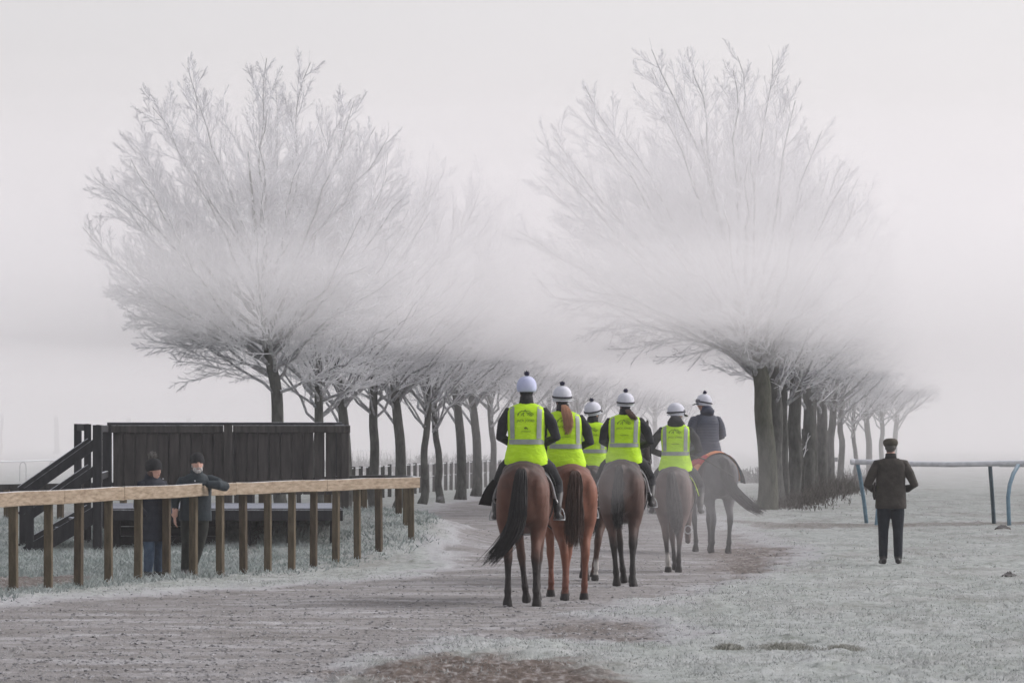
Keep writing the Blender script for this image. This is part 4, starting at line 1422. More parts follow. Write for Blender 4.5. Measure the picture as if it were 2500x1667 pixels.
HORSES.append(make_horse("horse", "bay horse with long black tail swishing left, nearest of the string", .115, 56.5, -3, BAY,
    hspec((-.08, .035, 0), (.06, .03, 0), (.10, -.115, 0), (-.16, -.02, 12)),
    [(0, -.185, 1.515), (-.005, -.285, 1.44), (-.02, -.33, 1.15), (-.05, -.35, .90), (-.17, -.36, .68), (-.36, -.36, .48)], seed=1, pad=dict(PADB, flap=True)))
HORSES.append(make_horse("horse", "bright chestnut horse walking right beside the bay with swishing tail", .70, 58.5, 6, CHESTNUT,
    hspec((-.06, -.02, 0), (.08, .01, 0), (.10, -.025, 0), (-.08, -.11, 10)),
    [(0, -.185, 1.515), (-.005, -.285, 1.44), (-.02, -.32, 1.15), (-.03, -.32, .85), (-.03, -.30, .62)], seed=2, pad=PADB, scale=.97, hairc=(.055, .028, .020)))
HORSES.append(make_horse("horse", "mostly hidden dark horse with one white sock, third in the string", 1.04, 66.4, -1, BAY_RED,
    hspec((.10, -.04, 0), (-.06, -.09, 0), (.0, .0, 0), (.12, -.12, 20)),
    [(0, -.185, 1.515), (0, -.285, 1.44), (-.01, -.32, 1.1), (-.02, -.32, .8), (-.03, -.31, .62)], socks=("RH",), seed=3, pad=PADB, scale=.93))
HORSES.append(make_horse("horse", "dark bay horse with pricked ear showing beside its rider, fourth in the string", 1.36, 64.0, -4, DARKBAY,
    hspec((-.04, -.08, 0), (.02, .04, 14), (.12, -.11, 0), (-.05, -.05, 0)),
    [(0, -.185, 1.515), (-.01, -.285, 1.44), (-.03, -.32, 1.15), (-.03, -.32, .90), (-.02, -.31, .72)], neck_turn=.17, seed=4, pad=PADB, scale=.985, tailw=.62))
HORSES.append(make_horse("horse", "brown horse with lime yellow saddle cloth, lifting a shod hoof", 2.22, 70.8, -5, GREYBAY,
    hspec((.06, -.06, 0), (-.06, -.03, 0), (.16, -.10, 0), (-.02, .06, 74)),
    [(0, -.185, 1.515), (0, -.285, 1.44), (.03, -.33, 1.15), (.07, -.34, .85), (.08, -.33, .55)], socks=("LH",), seed=5, pad=dict(mat=M_padhivis, flare=.07), scale=.91, hairc=(.040, .035, .034), tailw=.9))
HORSES.append(make_horse("horse", "slate dark horse under an orange and red sheet, tail flung to the right", 3.33, 81.9, 13, SLATE,
    hspec((.02, .02, 0), (-.02, .0, 0), (.12, -.11, 0), (-.10, .0, 8)),
    [(0, -.185, 1.515), (.01, -.285, 1.44), (.05, -.36, 1.15), (.16, -.40, .95), (.36, -.44, .76), (.56, -.46, .64)], seed=6, pad=None, rug=True, hairc=(.030, .029, .030)))
# ------------------------------------------------------------------ people
M_skin = mottled("skin", (.36, .20, .15), (.46, .27, .21), scale=30, rough=.6, spec=.3)
M_skin_ruddy = mottled("ruddy_skin", (.50, .28, .22), (.58, .36, .29), scale=30, rough=.6, spec=.3)
M_black = mottled("black_cloth", (.010, .011, .013), (.024, .025, .029), scale=16, rough=.9, bump=.35, bump_scale=26)
M_navy = mottled("navy_cloth", (.010, .013, .022), (.020, .024, .036), scale=12, rough=.85, bump=.4, bump_scale=22)
M_teal = mottled("dark_teal_jacket", (.012, .020, .026), (.022, .034, .042), scale=10, rough=.75, bump=.4, bump_scale=18)
M_jean = mottled("blue_denim", (.032, .055, .092), (.062, .095, .145), scale=14, rough=.9, bump=.3, bump_scale=20)
M_olive = mottled("dark_brown_wax_jacket", (.022, .018, .015), (.042, .036, .030), scale=11, rough=.75, bump=.5, bump_scale=17)
M_khaki = mottled("dark_green_trousers", (.013, .015, .013), (.024, .027, .023), scale=12, rough=.9, bump=.3, bump_scale=20)
M_trouser = mottled("blue_black_trousers", (.008, .011, .017), (.015, .020, .028), scale=12, rough=.9, bump=.3, bump_scale=20)
M_puffer = mottled("blue_grey_puffer", (.014, .020, .042), (.026, .034, .060), scale=8, rough=.6)
M_boot = mottled("black_boot", (.009, .009, .010), (.020, .019, .019), scale=20, rough=.45, spec=.5)
M_tweed = mottled("tweed", (.035, .030, .022), (.085, .075, .058), scale=60, rough=.95)
M_knit = mottled("charcoal_knit", (.012, .013, .015), (.026, .027, .030), scale=60, rough=.95, bump=.5, bump_scale=70, stretch=(1, 1, .3))
M_fur = mottled("grey_fur_bobble", (.10, .095, .09), (.26, .25, .24), scale=40, rough=.95)
M_hatwhite = mottled("white_silk_cover", (.50, .51, .58), (.62, .63, .69), scale=10, rough=.75, spec=.3)
M_hatblue = mottled("pale_lilac_cover", (.40, .43, .62), (.52, .55, .72), scale=10, rough=.7, spec=.3)
M_pom = mottled("navy_bobble", (.012, .012, .035), (.035, .034, .075), scale=50, rough=.95)
M_strap = mottled("dark_strap", (.020, .020, .026), (.040, .040, .050), scale=20, rough=.8)
M_visor = mottled("clear_goggle", (.10, .10, .12), (.22, .22, .24), scale=9, rough=.25, spec=.6)
M_reflect = mottled("reflective_tape", (.21, .235, .22), (.29, .315, .295), scale=12, rough=.5, spec=.5)
M_print = mottled("dark_green_print", (.075, .14, .014), (.10, .18, .02), scale=20, rough=.8)
M_printblack = mottled("black_print", (.015, .022, .008), (.03, .04, .012), scale=20, rough=.8)
M_beard = mottled("white_beard", (.34, .32, .31), (.55, .53, .52), scale=50, rough=.95)
M_eye = mottled("dark_eye", (.02, .015, .012), (.03, .022, .02), rough=.4)
M_lip = mottled("lip", (.22, .075, .07), (.28, .10, .09), rough=.6)
M_grain = M_leather


def hivis_mat():
    m, nt, b = new_mat("hi_vis_yellow")
    L = nt.links
    tc = nd(nt, "ShaderNodeTexCoord"); mp = nd(nt, "ShaderNodeMapping"); mp.inputs["Scale"].default_value = (1, 1, 2.2)
    L.new(tc.outputs["Object"], mp.inputs[0])
    n1 = nd(nt, "ShaderNodeTexNoise", Scale=5.0, Detail=3.0); L.new(mp.outputs[0], n1.inputs["Vector"])
    r = ramp(nt, [(.3, (.40, .66, .008)), (.7, (.52, .81, .014))]); L.new(n1.outputs["Fac"], r.inputs[0])
    L.new(r.outputs[0], b.inputs["Base Color"])
    b.inputs["Roughness"].default_value = .7; b.inputs["Specular IOR Level"].default_value = .25
    n2 = nd(nt, "ShaderNodeTexNoise", Scale=9.0, Detail=3.0, Distortion=.8); L.new(mp.outputs[0], n2.inputs["Vector"])
    bp = nd(nt, "ShaderNodeBump", Strength=.55, Distance=.03); L.new(n2.outputs["Fac"], bp.inputs["Height"]); L.new(bp.outputs[0], b.inputs["Normal"])
    return m


M_hivis = hivis_mat()


def hair_m(name, c): return mottled(name, tuple(v * .75 for v in c), tuple(v * 1.2 for v in c), scale=12, rough=.6, stretch=(5, 5, .4))


M_blond = hair_m("strawberry_blond_hair", (.40, .21, .13))
M_brown = hair_m("brown_hair", (.085, .046, .036))


def rotz(a): return Matrix.Rotation(a, 3, 'Z')


def hand_pieces(w, d, palm_n, curl=.5, s=1.0, right=True):
    """Palm, four unequal bent fingers and a thumb. w wrist, d direction to fingertips, palm_n out of the palm."""
    w, d, pn = Vector(w), Vector(d).normalized(), Vector(palm_n).normalized()
    sd = d.cross(pn).normalized()
    out = [loft([(w - d * .02, .024 * s, .020 * s), (w + d * .03 * s, .034 * s, .019 * s), (w + d * .085 * s, .040 * s, .018 * s), (w + d * .098 * s, .036 * s, .014 * s)], 10, sd)]
    for k, (o, ln) in enumerate(((-.030, .072), (-.010, .082), (.010, .077), (.030, .060))):
        p0 = w + d * .080 * s + sd * o * s
        dd = d.copy(); pts = [p0]
        for j in range(3):
            dd = (dd + pn * curl * .55).normalized()
            pts.append(pts[-1] + dd * ln * s * (.42, .33, .25)[j])
        out.append(loft([(p, r * s, r * s) for p, r in zip(pts, (.0105, .0100, .0092, .0075))], 8, sd))
    t0 = w + d * .025 * s - sd * .026 * s
    td = (d * .62 - sd * .72 + pn * .25).normalized()
    t1 = t0 + td * .045 * s; td2 = (td + d * .5 + pn * .35).normalized()
    out.append(loft([(t0, .014 * s, .014 * s), (t1, .0125 * s, .0125 * s), (t1 + td2 * .036 * s, .009 * s, .009 * s)], 8, pn))
    return out


def head_pieces(c, yaw, pitch=0.0, s=1.0):
    """Head with brow, nose, lips, chin and ears; faces +Y before yaw."""
    M = rotz(yaw) @ Matrix.Rotation(pitch, 3, 'X')
    c = Vector(c)
    def T(p): return c + M @ (Vector(p) * s)
    lat = M @ Vector((1, 0, 0))
    P = [loft([(T((0, .050, -.125)), .022 * s, .020 * s), (T((0, .038, -.110)), .046 * s, .050 * s), (T((0, .022, -.075)), .060 * s, .076 * s), (T((0, .008, -.030)), .068 * s, .090 * s), (T((0, .000, .015)), .074 * s, .096 * s),
               (T((0, -.004, .060)), .074 * s, .094 * s), (T((0, -.008, .095)), .060 * s, .076 * s), (T((0, -.010, .115)), .032 * s, .04 * s)], 16, lat)]
    P.append(loft([(T((0, .086, .012)), .010 * s, .012 * s), (T((0, .102, -.018)), .012 * s, .012 * s), (T((0, .108, -.036)), .017 * s, .012 * s), (T((0, .092, -.046)), .014 * s, .010 * s)], 8, lat))
    P.append(loft([(T((-.040, .086, .026)), .006, .006), (T((0, .096, .024)), .012 * s, .010 * s), (T((.040, .086, .026)), .006, .006)], 8, M @ Vector((0, 0, 1))))
    for q in (-1, 1):
        P.append(ellipsoid(T((.074 * q, -.008, -.010)), .010 * s, .020 * s, .032 * s, M))
    return P, T, M


def feature(T, M, pts, r, name, mat, parent, s=1.0):
    m = MB()
    for p, rr in zip(pts, r):
        v, f = ellipsoid(T(p), rr[0] * s, rr[1] * s, rr[2] * s, M); m.add(v, f)
    return m.build(name, mat, parent, True)


def face_parts(T, M, o, par, beard=False, s=1.0):
    """Eyes and mouth as parts of the person; T is in the body frame, o the frame origin."""
    T2 = lambda p: T(p) - o
    for q in (-1, 1):
        feature(T2, M, [(.030 * q, .082, .004)], [(.009, .005, .005)], "eye", M_eye, par, s)
    feature(T2, M, [(0, .089, -.070)], [(.020, .006, .005)], "mouth", M_lip, par, s)
    if beard:
        feature(T2, M, [(0, .062, -.105), (.038, .042, -.082), (-.038, .042, -.082), (0, .082, -.095), (0, .090, -.058)], [(.042, .034, .034), (.030, .044, .036), (.030, .044, .036), (.030, .018, .018), (.030, .012, .009)], "beard", M_beard, par, s)


def dome(c, M, a, b, h, name, mat, parent, lo=-.02, n=20, rows=10, tilt=None, ribs=0.0):
    """Hat shell: rings from the rim up over the crown."""
    V, F = [], []
    for i in range(rows + 1):
        t = i / rows
        z = lo + (h - lo) * t
        r = math.sqrt(max(0, 1 - max(0, (z) / h) ** 2.3)) if z > 0 else 1 - .10 * (z / lo) ** 2
        r = max(r, .03)
        for k in range(n):
            q = 2 * math.pi * k / n
            w = 1 + ribs * math.cos(q * 6) * (1 - t)
            V.append(Vector(c) + M @ Vector((a * r * w * math.cos(q), b * r * w * math.sin(q), z)))
    for i in range(rows):
        for k in range(n):
            F.append((i * n + k, i * n + (k + 1) % n, (i + 1) * n + (k + 1) % n, (i + 1) * n + k))
    F.append(tuple(range(n - 1, -1, -1))); F.append(tuple(rows * n + k for k in range(n)))
    return MB().add(V, F).build(name, mat, parent, True)


def band(c, M, a, b, z, h, name, mat, parent, tiltx=0.0, n=26, prow=1.0):
    V, F = [], []
    for i, (zz, g) in enumerate(((-h / 2, 0), (-h / 2, .006), (h / 2, .006), (h / 2, 0))):
        for k in range(n):
            q = 2 * math.pi * k / n
            x, y = (a + g) * math.cos(q), (b + g) * math.sin(q)
            V.append(Vector(c) + M @ Vector((x, y, z + zz + tiltx * y)))
    for i in range(4):
        for k in range(n):
            F.append((i * n + k, i * n + (k + 1) % n, ((i + 1) % 4) * n + (k + 1) % n, ((i + 1) % 4) * n + k))
    return MB().add(V, F).build(name, mat, parent, True)


def fluff(c, r, n, seed, name, mat, parent):
    rng = np.random.default_rng(seed)
    d = rng.normal(size=(n, 3)); d /= np.linalg.norm(d, axis=1, keepdims=True)
    P = np.stack([np.array(c) + d * r * .3, np.array(c) + (d + rng.normal(size=d.shape) * .12) * r * .75, np.array(c) + (d + rng.normal(size=d.shape) * .2) * r * .98], 1)
    v, f = tubes_np(P, np.full((n, 3), r * .10) * np.array([[1.3, 1.0, .5]]), 3)
    v2, f2 = ellipsoid(c, r * .9, r * .9, r * .9, n=10)
    me = bpy.data.meshes.new(name); o = len(v)
    me.from_pydata([tuple(q) for q in v] + [tuple(q) for q in v2], [], [tuple(q) for q in f] + [tuple(i + o for i in q) for q in f2])
    me.polygons.foreach_set("use_smooth", [True] * len(me.polygons)); me.update()
    return link(name, me, mat, parent)


# ------------------------------------------------------------------ riders
VEST = [(1.545, .238, .200, .82), (1.60, .245, .200, .82), (1.68, .228, .180, .825), (1.78, .205, .162, .835), (1.88, .202, .156, .845), (1.98, .212, .156, .855), (2.08, .220, .152, .865), (2.15, .219, .138, .87), (2.195, .195, .112, .875), (2.222, .140, .086, .885), (2.24, .092, .074, .89)]


def vest_at(z):
    zs = [v[0] for v in VEST]
    return [float(np.interp(z, zs, [v[k] for v in VEST])) for k in (1, 2, 3)]


def back_pt(x, z, g=0.0):
    a, b, yc = vest_at(z)
    q = min(.999, abs(x) / a)
    return Vector((x, yc - (b + g) * (1 - q ** 2.6) ** (1 / 2.6), z))


def letters(body, size):
    """Flat mesh of a line of lettering: (vertices in the plane, faces)."""
    cu = bpy.data.curves.new("letters", 'FONT'); cu.body = body; cu.size = size; cu.align_x = 'CENTER'; cu.resolution_u = 2
    ob = bpy.data.objects.new("letters", cu); COL.objects.link(ob)
    dg = bpy.context.evaluated_depsgraph_get(); dg.update()
    me = bpy.data.meshes.new_from_object(ob.evaluated_get(dg))
    bm = bmesh.new(); bm.from_mesh(me); bmesh.ops.triangulate(bm, faces=bm.faces[:])
    v = [(p.co.x, p.co.y) for p in bm.verts]; f = [tuple(q.index for q in p.verts) for p in bm.faces]
    bm.free(); bpy.data.objects.remove(ob); bpy.data.meshes.remove(me); bpy.data.curves.remove(cu)
    return v, f


TXT_NAME = letters("JACK JONES", .037)
# a line of print too small to read: a row of tiny dashes
TXT_LINE = ([(x + a, b) for x in np.arange(-.048, .049, .012) for a, b in ((0, 0), (.008, 0), (.008, .008), (0, .008))], [(4 * i, 4 * i + 1, 4 * i + 2, 4 * i + 3) for i in range(9)])
# outline of a galloping horse's head and back: poly-lines in a 1 x 0.6 box
EMBLEM = [[(-.50, .02), (-.42, .30), (-.25, .48), (-.08, .46), (.0, .40), (.08, .46), (.22, .44), (.36, .28), (.50, .18)],
          [(-.28, .05), (-.22, .22), (-.10, .32), (-.16, .14), (-.10, .0)], [(.02, .34), (.12, .28), (.24, .30), (.30, .18), (.44, .06)],
          [(-.08, .46), (-.04, .56), (.02, .46)], [(.10, .12), (.18, .2), (.30, .06), (.38, .02)], [(-.42, .3), (-.5, .2), (-.46, .08)]]


def strip_patch(xf, z0, z1, nz, nx, g):
    """Tape on the back of the vest; xf(z) -> (x0, x1)."""
    V, F = [], []
    for i in range(nz):
        z = z0 + (z1 - z0) * i / (nz - 1)
        x0, x1 = xf(z)
        for j in range(nx): V.append(back_pt(x0 + (x1 - x0) * j / (nx - 1), z, g))
    for i in range(nz - 1):
        for j in range(nx - 1): F.append((i * nx + j, i * nx + j + 1, (i + 1) * nx + j + 1, (i + 1) * nx + j))
    return V, F


def make_rider(label, horse, hat="white", head_yaw=0.0, head_pitch=0.0, lean=0.0, twist=0.0, ponytail=None, vest=True, strap=True, goggles=False, seed=0, elbows=(.30, .30), whip=False, hood=False, peak=True, dz=0.0, size=(1, 1, 1)):
    hsc = horse.scale[0]
    O = Vector((0, .82, 1.56))
    t = empty("person", horse.matrix_basis @ (O + Vector((0, 0, dz))), horse.rotation_euler.z)
    t.scale = size
    tag(t, label, "person", "riders in a string")
    rng = np.random.default_rng(100 + seed)
    R2 = rotz(twist)
    def tw(p):           # upper body turns on the hips
        p = Vector(p); q = p - Vector((0, .85, 0)); w = min(1, max(0, (p.z - 1.65) / .4))
        r = Matrix.Rotation(twist * w, 3, 'Z') @ q
        return Vector((r.x + lean * max(0, p.z - 1.6), r.y + .85, p.z))
    g = 1.0 if vest else 1.08
    P = []
    tor = [((0, .80, 1.52), .13, .10), ((0, .80, 1.58), .185, .150), ((0, .81, 1.68), .185, .145), ((0, .83, 1.80), .168 * g, .125 * g), ((0, .845, 1.95), .180 * g, .130 * g), ((0, .86, 2.08), .190 * g, .126 * g), ((0, .87, 2.155), .178 * g, .105 * g), ((0, .88, 2.205), .115, .08), ((0, .895, 2.25), .066, .066), ((0, .91, 2.31), .058, .062)]
    P.append(loft([(tw(c), a, b, 2.3) for c, a, b in tor], 18))
    hc = tw((0, .935, 2.395))
    hp, HT, HM = head_pieces(hc, head_yaw + twist, head_pitch, .98)
    P += hp
    for s, ex in ((-1, elbows[0]), (1, elbows[1])):
        sh, el, wr = tw((.185 * s, .87, 2.135)), tw((ex * s, .83, 1.86)), tw((.115 * s, 1.16, 1.76))
        mid = (sh + el) / 2 + Vector((.02 * s, 0, .02))
        P.append(loft([(tw((.12 * s, .87, 2.12)), .06, .07), (sh, .074, .078), (mid, .068, .070), (el, .058, .060), ((el + wr) / 2, .048, .05), (wr, .036, .036)], 12, Vector((0, 1, 0))))
        P += hand_pieces(wr, Vector((-.25 * s, .9, -.2)), Vector((-s, 0, -.4)), .9, .95)
        hip, kn, an = Vector((.09 * s, .84, 1.63)), Vector((.335 * s, 1.18, 1.34)), Vector((.345 * s, .98, 1.02))
        P.append(loft([(Vector((.06 * s, .80, 1.62)), .10, .11), (hip, .105, .11), ((hip * .45 + kn * .55) + Vector((.02 * s, 0, .03)), .085, .09), (kn, .062, .066), (kn * .65 + an * .35 + Vector((.006 * s, -.03, 0)), .060, .064), (an + Vector((0, 0, .06)), .044, .046), (an, .042, .046)], 14, Vector((0, 1, 0))))
        P.append(loft([(an + Vector((0, -.055, -.035)), .036, .034), (an + Vector((.004 * s, .0, -.04)), .040, .044), (an + Vector((.02 * s, .09, -.055)), .043, .032), (an + Vector((.03 * s, .17, -.062)), .034, .020)], 12))
    me, co = fuse("body", P, .0148, 2, O)
    for m in (M_puffer if not vest else M_black, M_skin, M_black, M_boot, M_leather): me.materials.append(m)
    hcl = np.array(hc - O)
    def slots(c):
        w = c + np.array(O)
        s_ = np.zeros(len(c), int)
        s_[w[:, 2] < 1.60] = 2
        s_[(np.abs(w[:, 0]) > .2) & (w[:, 2] < 1.72) & (w[:, 1] > .9)] = 2
        s_[(w[:, 2] < 1.24)] = 3
        hd = np.linalg.norm(c - hcl, axis=1) < .19
        s_[hd & (w[:, 2] > hc.z - .13)] = 1
        back = ((c - hcl) @ np.array(HM @ Vector((0, 1, 0)))) < .0
        s_[hd & back & (w[:, 2] < hc.z + .02)] = 2
        s_[(w[:, 1] > 1.14) & (w[:, 2] > 1.62) & (w[:, 2] < 1.95)] = 4
        return s_
    set_slots(me, co, slots)
    link("body", me, None, t)
    face_parts(HT, HM, O, t)
    # skull cap with silk cover, bobble, goggle strap and peak
    hatm = M_hatblue if hat == "lilac" else M_hatwhite
    ho = HT((0, -.004, .030)) - O
    hb = dome(ho, HM, .112, .128, .128, "helmet", hatm, t, lo=-.055, ribs=.012)
    top = HM @ Vector((0, -.012, .150))
    fluff(ho + top, .030, 150, seed, "bobble", M_pom, hb)
    if strap:
        band(ho, HM, .113, .129, -.012, .022, "goggle_strap", M_strap, hb, tiltx=.16)
        band(ho, HM, .108, .124, -.058, .014, "rim", M_hatwhite, hb, tiltx=.10)
    if peak:
        pv = loft([(ho + HM @ Vector((0, .10, -.030)), .095, .010), (ho + HM @ Vector((0, .15, -.040)), .080, .008), (ho + HM @ Vector((0, .185, -.055)), .040, .006)], 12, HM @ Vector((1, 0, 0)))
        MB().add(*pv).build("peak", M_strap, hb, True)
    if goggles:
        gv = loft([(ho + HM @ Vector((-.085, .085, .012)), .022, .012), (ho + HM @ Vector((-.04, .122, .014)), .030, .014), (ho + HM @ Vector((.04, .122, .014)), .030, .014), (ho + HM @ Vector((.085, .085, .012)), .022, .012)], 10, HM @ Vector((0, 0, 1)))
        MB().add(*gv).build("goggles", M_visor, hb, True)
    cp = [HT((q * .074, .02 - .0 * q, -.03)) - O for q in (1,)] + [HT((.045, .045, -.105)) - O, HT((0, .055, -.135)) - O, HT((-.045, .045, -.105)) - O, HT((-.074, .02, -.03)) - O]
    MB().tube(cp, .007, 6).build("chin_strap", M_strap, hb, True)
    # collar / hood
    if hood:
        hv = loft([(tw((0, .83, 2.235)) - O, .118, .075), (tw((0, .80, 2.275)) - O, .115, .075), (tw((0, .84, 2.325)) - O, .082, .060)], 16)
        MB().add(*hv).build("hood", M_black if vest else M_puffer, t, True)
    else:
        cv = loft([(tw((0, .885, 2.20)) - O, .095, .085), (tw((0, .895, 2.265)) - O, .078, .080), (tw((0, .905, 2.315)) - O, .072, .076)], 16)
        MB().add(*cv).build("collar", M_black if vest else M_puffer, t, True)
    if vest:
        n = 44; rows = 40
        V, F = [], []
        zs = np.linspace(VEST[0][0], VEST[-1][0], rows)
        for i, z in enumerate(zs):
            a, b, yc = vest_at(z)
            for k in range(n):
                q = 2 * math.pi * k / n
                c, s = math.cos(q), math.sin(q)
                e = 2 / 2.6
                wr_ = .010 * (fbm(np.array([c * 2.0 + seed]), np.array([z * 9.0 + c]), seed, 3)[0] - .5) + .012 * (fbm(np.array([q * 1.8]), np.array([z * 16 + 1.2 * math.sin(q * 2)]), seed + 9, 2)[0] - .5) * max(0, 1 - abs(z - 1.66) / .18)
                V.append(tw((math.copysign(abs(c) ** e, c) * (a + wr_), yc + math.copysign(abs(s) ** e, s) * (b + wr_), z + (.020 * math.cos(2 * q) if i < 3 else 0))) - O)
        for i in range(rows - 1):
            for k in range(n): F.append((i * n + k, i * n + (k + 1) % n, (i + 1) * n + (k + 1) % n, (i + 1) * n + k))
        vb = MB().add(V, F).build("hi_vis_vest", M_hivis, t, True)
        TR = lambda L_: [tw(p) - O for p in L_]
        # tape hugs the cloth 5 mm proud of it
        for s in (-1, 1):
            v, f = strip_patch(lambda z: (s * .152 - .026 + s * .018 * (z - 2.0), s * .152 + .026 + s * .018 * (z - 2.0)), 1.845, 2.205, 12, 4, .009)
            MB().add(TR(v), f).build("reflective_strip", M_reflect, vb, True)
        def xb(z):
            a = vest_at(z)[0]; return (-a * .985, a * .985)
        v, f = strip_patch(xb, 1.782, 1.838, 4, 26, .008)
        MB().add(TR(v), f).build("reflective_strip", M_reflect, vb, True)
        def flat(verts, cx, cz): return [tw(back_pt(cx + x, cz + y, .009)) - O for x, y in verts]
        MB().add(flat(TXT_NAME[0], 0, 2.035), TXT_NAME[1]).build("lettering", M_print, vb)
        em = MB()
        for ln in EMBLEM:
            for (x0, y0), (x1, y1) in zip(ln, ln[1:]):
                p, q = Vector((x0 * .18, y0 * .13)), Vector((x1 * .18, y1 * .13))
                d = (q - p).normalized(); nn = Vector((-d.y, d.x)) * .0032
                em.add(flat([p - nn, q - nn, q + nn, p + nn], 0, 2.095), [(0, 1, 2, 3)])
        em.build("horse_emblem", M_print, vb)
        if seed in (3, 4):
            MB().add(flat(TXT_LINE[0], 0, 1.945), TXT_LINE[1]).build("small_print", M_print, vb)
        else:
            e2 = MB()
            for (x0, y0, x1, y1, w) in ((-.014, .0, -.002, .018, .006), (-.002, .018, .016, .010, .006), (.016, .010, .022, -.006, .005), (-.002, .010, .004, -.006, .004)):
                p, q = Vector((x0, y0)), Vector((x1, y1)); d = (q - p).normalized(); nn = Vector((-d.y, d.x)) * w * .7
                e2.add(flat([p - nn, q - nn, q + nn, p + nn], 0, 1.955), [(0, 1, 2, 3)])
            e2.build("small_emblem", M_printblack, vb)
            MB().add(flat(TXT_LINE[0], 0, 1.922), TXT_LINE[1]).build("small_print", M_print, vb)
    else:
        # quilted puffer jacket: rolls of padding round the body
        V, F = [], []
        n, rows = 36, 92
        for i in range(rows):
            z = 1.545 + (2.215 - 1.545) * i / (rows - 1)
            a, b, yc = vest_at(z)
            puff = .0045 * abs(math.sin((z - 1.545) / .046 * math.pi)) ** .6
            k_ = (1.0 if z < 2.1 else 1.0 - .12 * (z - 2.1) / .1)
            for k in range(n):
                q = 2 * math.pi * k / n; c, s = math.cos(q), math.sin(q); e = 2 / 2.4
                V.append(tw((math.copysign(abs(c) ** e, c) * (a * .98 * k_ + puff), yc + math.copysign(abs(s) ** e, s) * (b * 1.02 * k_ + puff), z)) - O)
        for i in range(rows - 1):
            for k in range(n): F.append((i * n + k, i * n + (k + 1) % n, (i + 1) * n + (k + 1) % n, (i + 1) * n + k))
        MB().add(V, F).build("puffer_jacket", M_puffer, t, True)
        for s, ex in ((-1, elbows[0]), (1, elbows[1])):
            sh, el = tw((.185 * s, .87, 2.135)), tw((ex * s, .83, 1.86))
            rr = []
            for i in range(40):
                f = i / 39
                p = sh.lerp(el, f) + Vector((.02 * s * math.sin(f * math.pi), 0, .02 * math.sin(f * math.pi))) - O
                rr.append((p, (.082 - .012 * f) + .004 * abs(math.sin(f * 7 * math.pi)) ** .6, (.084 - .012 * f) + .004 * abs(math.sin(f * 7 * math.pi)) ** .6))
            MB().add(*loft(rr, 14, Vector((0, 1, 0)))).build("sleeve", M_puffer, t, True)
    if ponytail:
        mat, pts, w = ponytail
        strands("ponytail", [tw(p) - O for p in pts], w, 240, 300 + seed, mat, t, fray=.05, r=.004, m=10)
        hb2 = MB().add(*ellipsoid(tw(pts[0]) - O + Vector((0, .0, -.01)), .030, .030, .018)).build("hair_band", M_strap, t, True)
    for s in (-1, 1):
        an = Vector((.345 * s, .98, 1.02)) - O
        f0 = an + Vector((.018 * s, .075, -.085))
        st = MB()
        arc = [f0 + Vector((.060 * math.cos(q), 0, .012 if abs(math.sin(q)) < .01 else .012 + .125 * math.sin(q))) for q in np.linspace(0, math.pi, 11)]
        st.tube([f0 + Vector((-.062, 0, .0))] + arc[::-1] + [f0 + Vector((.062, 0, 0))], .008, 6)
        st.beam(f0 + Vector((-.066, 0, 0)), f0 + Vector((.066, 0, 0)), .05, .014, .003, side=Vector((0, 1, 0)))
        so_ = st.build("stirrup", M_steel, t, True)
        top_ = Vector((.20 * s, .90, 1.575)) - O
        MB().beam(f0 + Vector((0, 0, .135)), Vector((.315 * s, .98, 1.36)) - O, .026, .006, .002, side=Vector((0, 1, 0))).beam(Vector((.315 * s, .98, 1.36)) - O, top_, .026, .006, .002, side=Vector((0, 1, 0))).build("stirrup_leather", M_leather, so_)
    return t


PT = lambda pts: pts
r1 = make_rider("rider in yellow vest and plain lilac helmet cover on the nearest bay", HORSES[0], hat="lilac", strap=False, peak=True, head_yaw=.12, seed=1, elbows=(.285, .335))
r2 = make_rider("rider in yellow vest with long blond ponytail on the chestnut", HORSES[1], head_yaw=.10, head_pitch=-.06, seed=2, elbows=(.29, .30), lean=-.03, size=(.98, .98, .95),
           ponytail=(M_blond, [(.0, .815, 2.315), (.01, .755, 2.285), (.025, .715, 2.20), (.035, .69, 2.08), (.025, .68, 1.955)], ((0, .018, .014), (.15, .036, .026), (.45, .062, .034), (.8, .058, .034), (1, .036, .025))))
r3 = make_rider("rider in yellow vest half hidden between the ponytailed riders, helmet band tilted", HORSES[2], head_yaw=-.45, head_pitch=.12, seed=0, elbows=(.29, .29), twist=-.1, size=(.96, .96, .88))
r4 = make_rider("rider in yellow vest with short brown ponytail swept to the right", HORSES[3], head_yaw=.22, head_pitch=-.04, seed=3, elbows=(.28, .34), lean=.02, size=(.97, .97, .90), dz=-.01,
           ponytail=(M_brown, [(.03, .815, 2.31), (.06, .765, 2.275), (.10, .735, 2.215), (.15, .73, 2.165)], ((0, .02, .014), (.3, .042, .026), (.7, .050, .030), (1, .03, .025))))
r5 = make_rider("rider in yellow vest looking right and carrying a whip, helmet without bobble", HORSES[4], head_yaw=-1.05, head_pitch=-.10, seed=4, elbows=(.36, .34), hood=True, goggles=True, dz=-.03, size=(.97, .97, .96))
r6 = make_rider("rider in blue grey quilted jacket looking left, on the slate dark horse", HORSES[5], head_yaw=1.25, twist=.22, seed=6, elbows=(.27, .26), vest=False, hood=True, goggles=True)
# this rider's cap has no bobble showing
for c in list(r5.children_recursive):
    if c.name.startswith("bobble"): bpy.data.objects.remove(c)
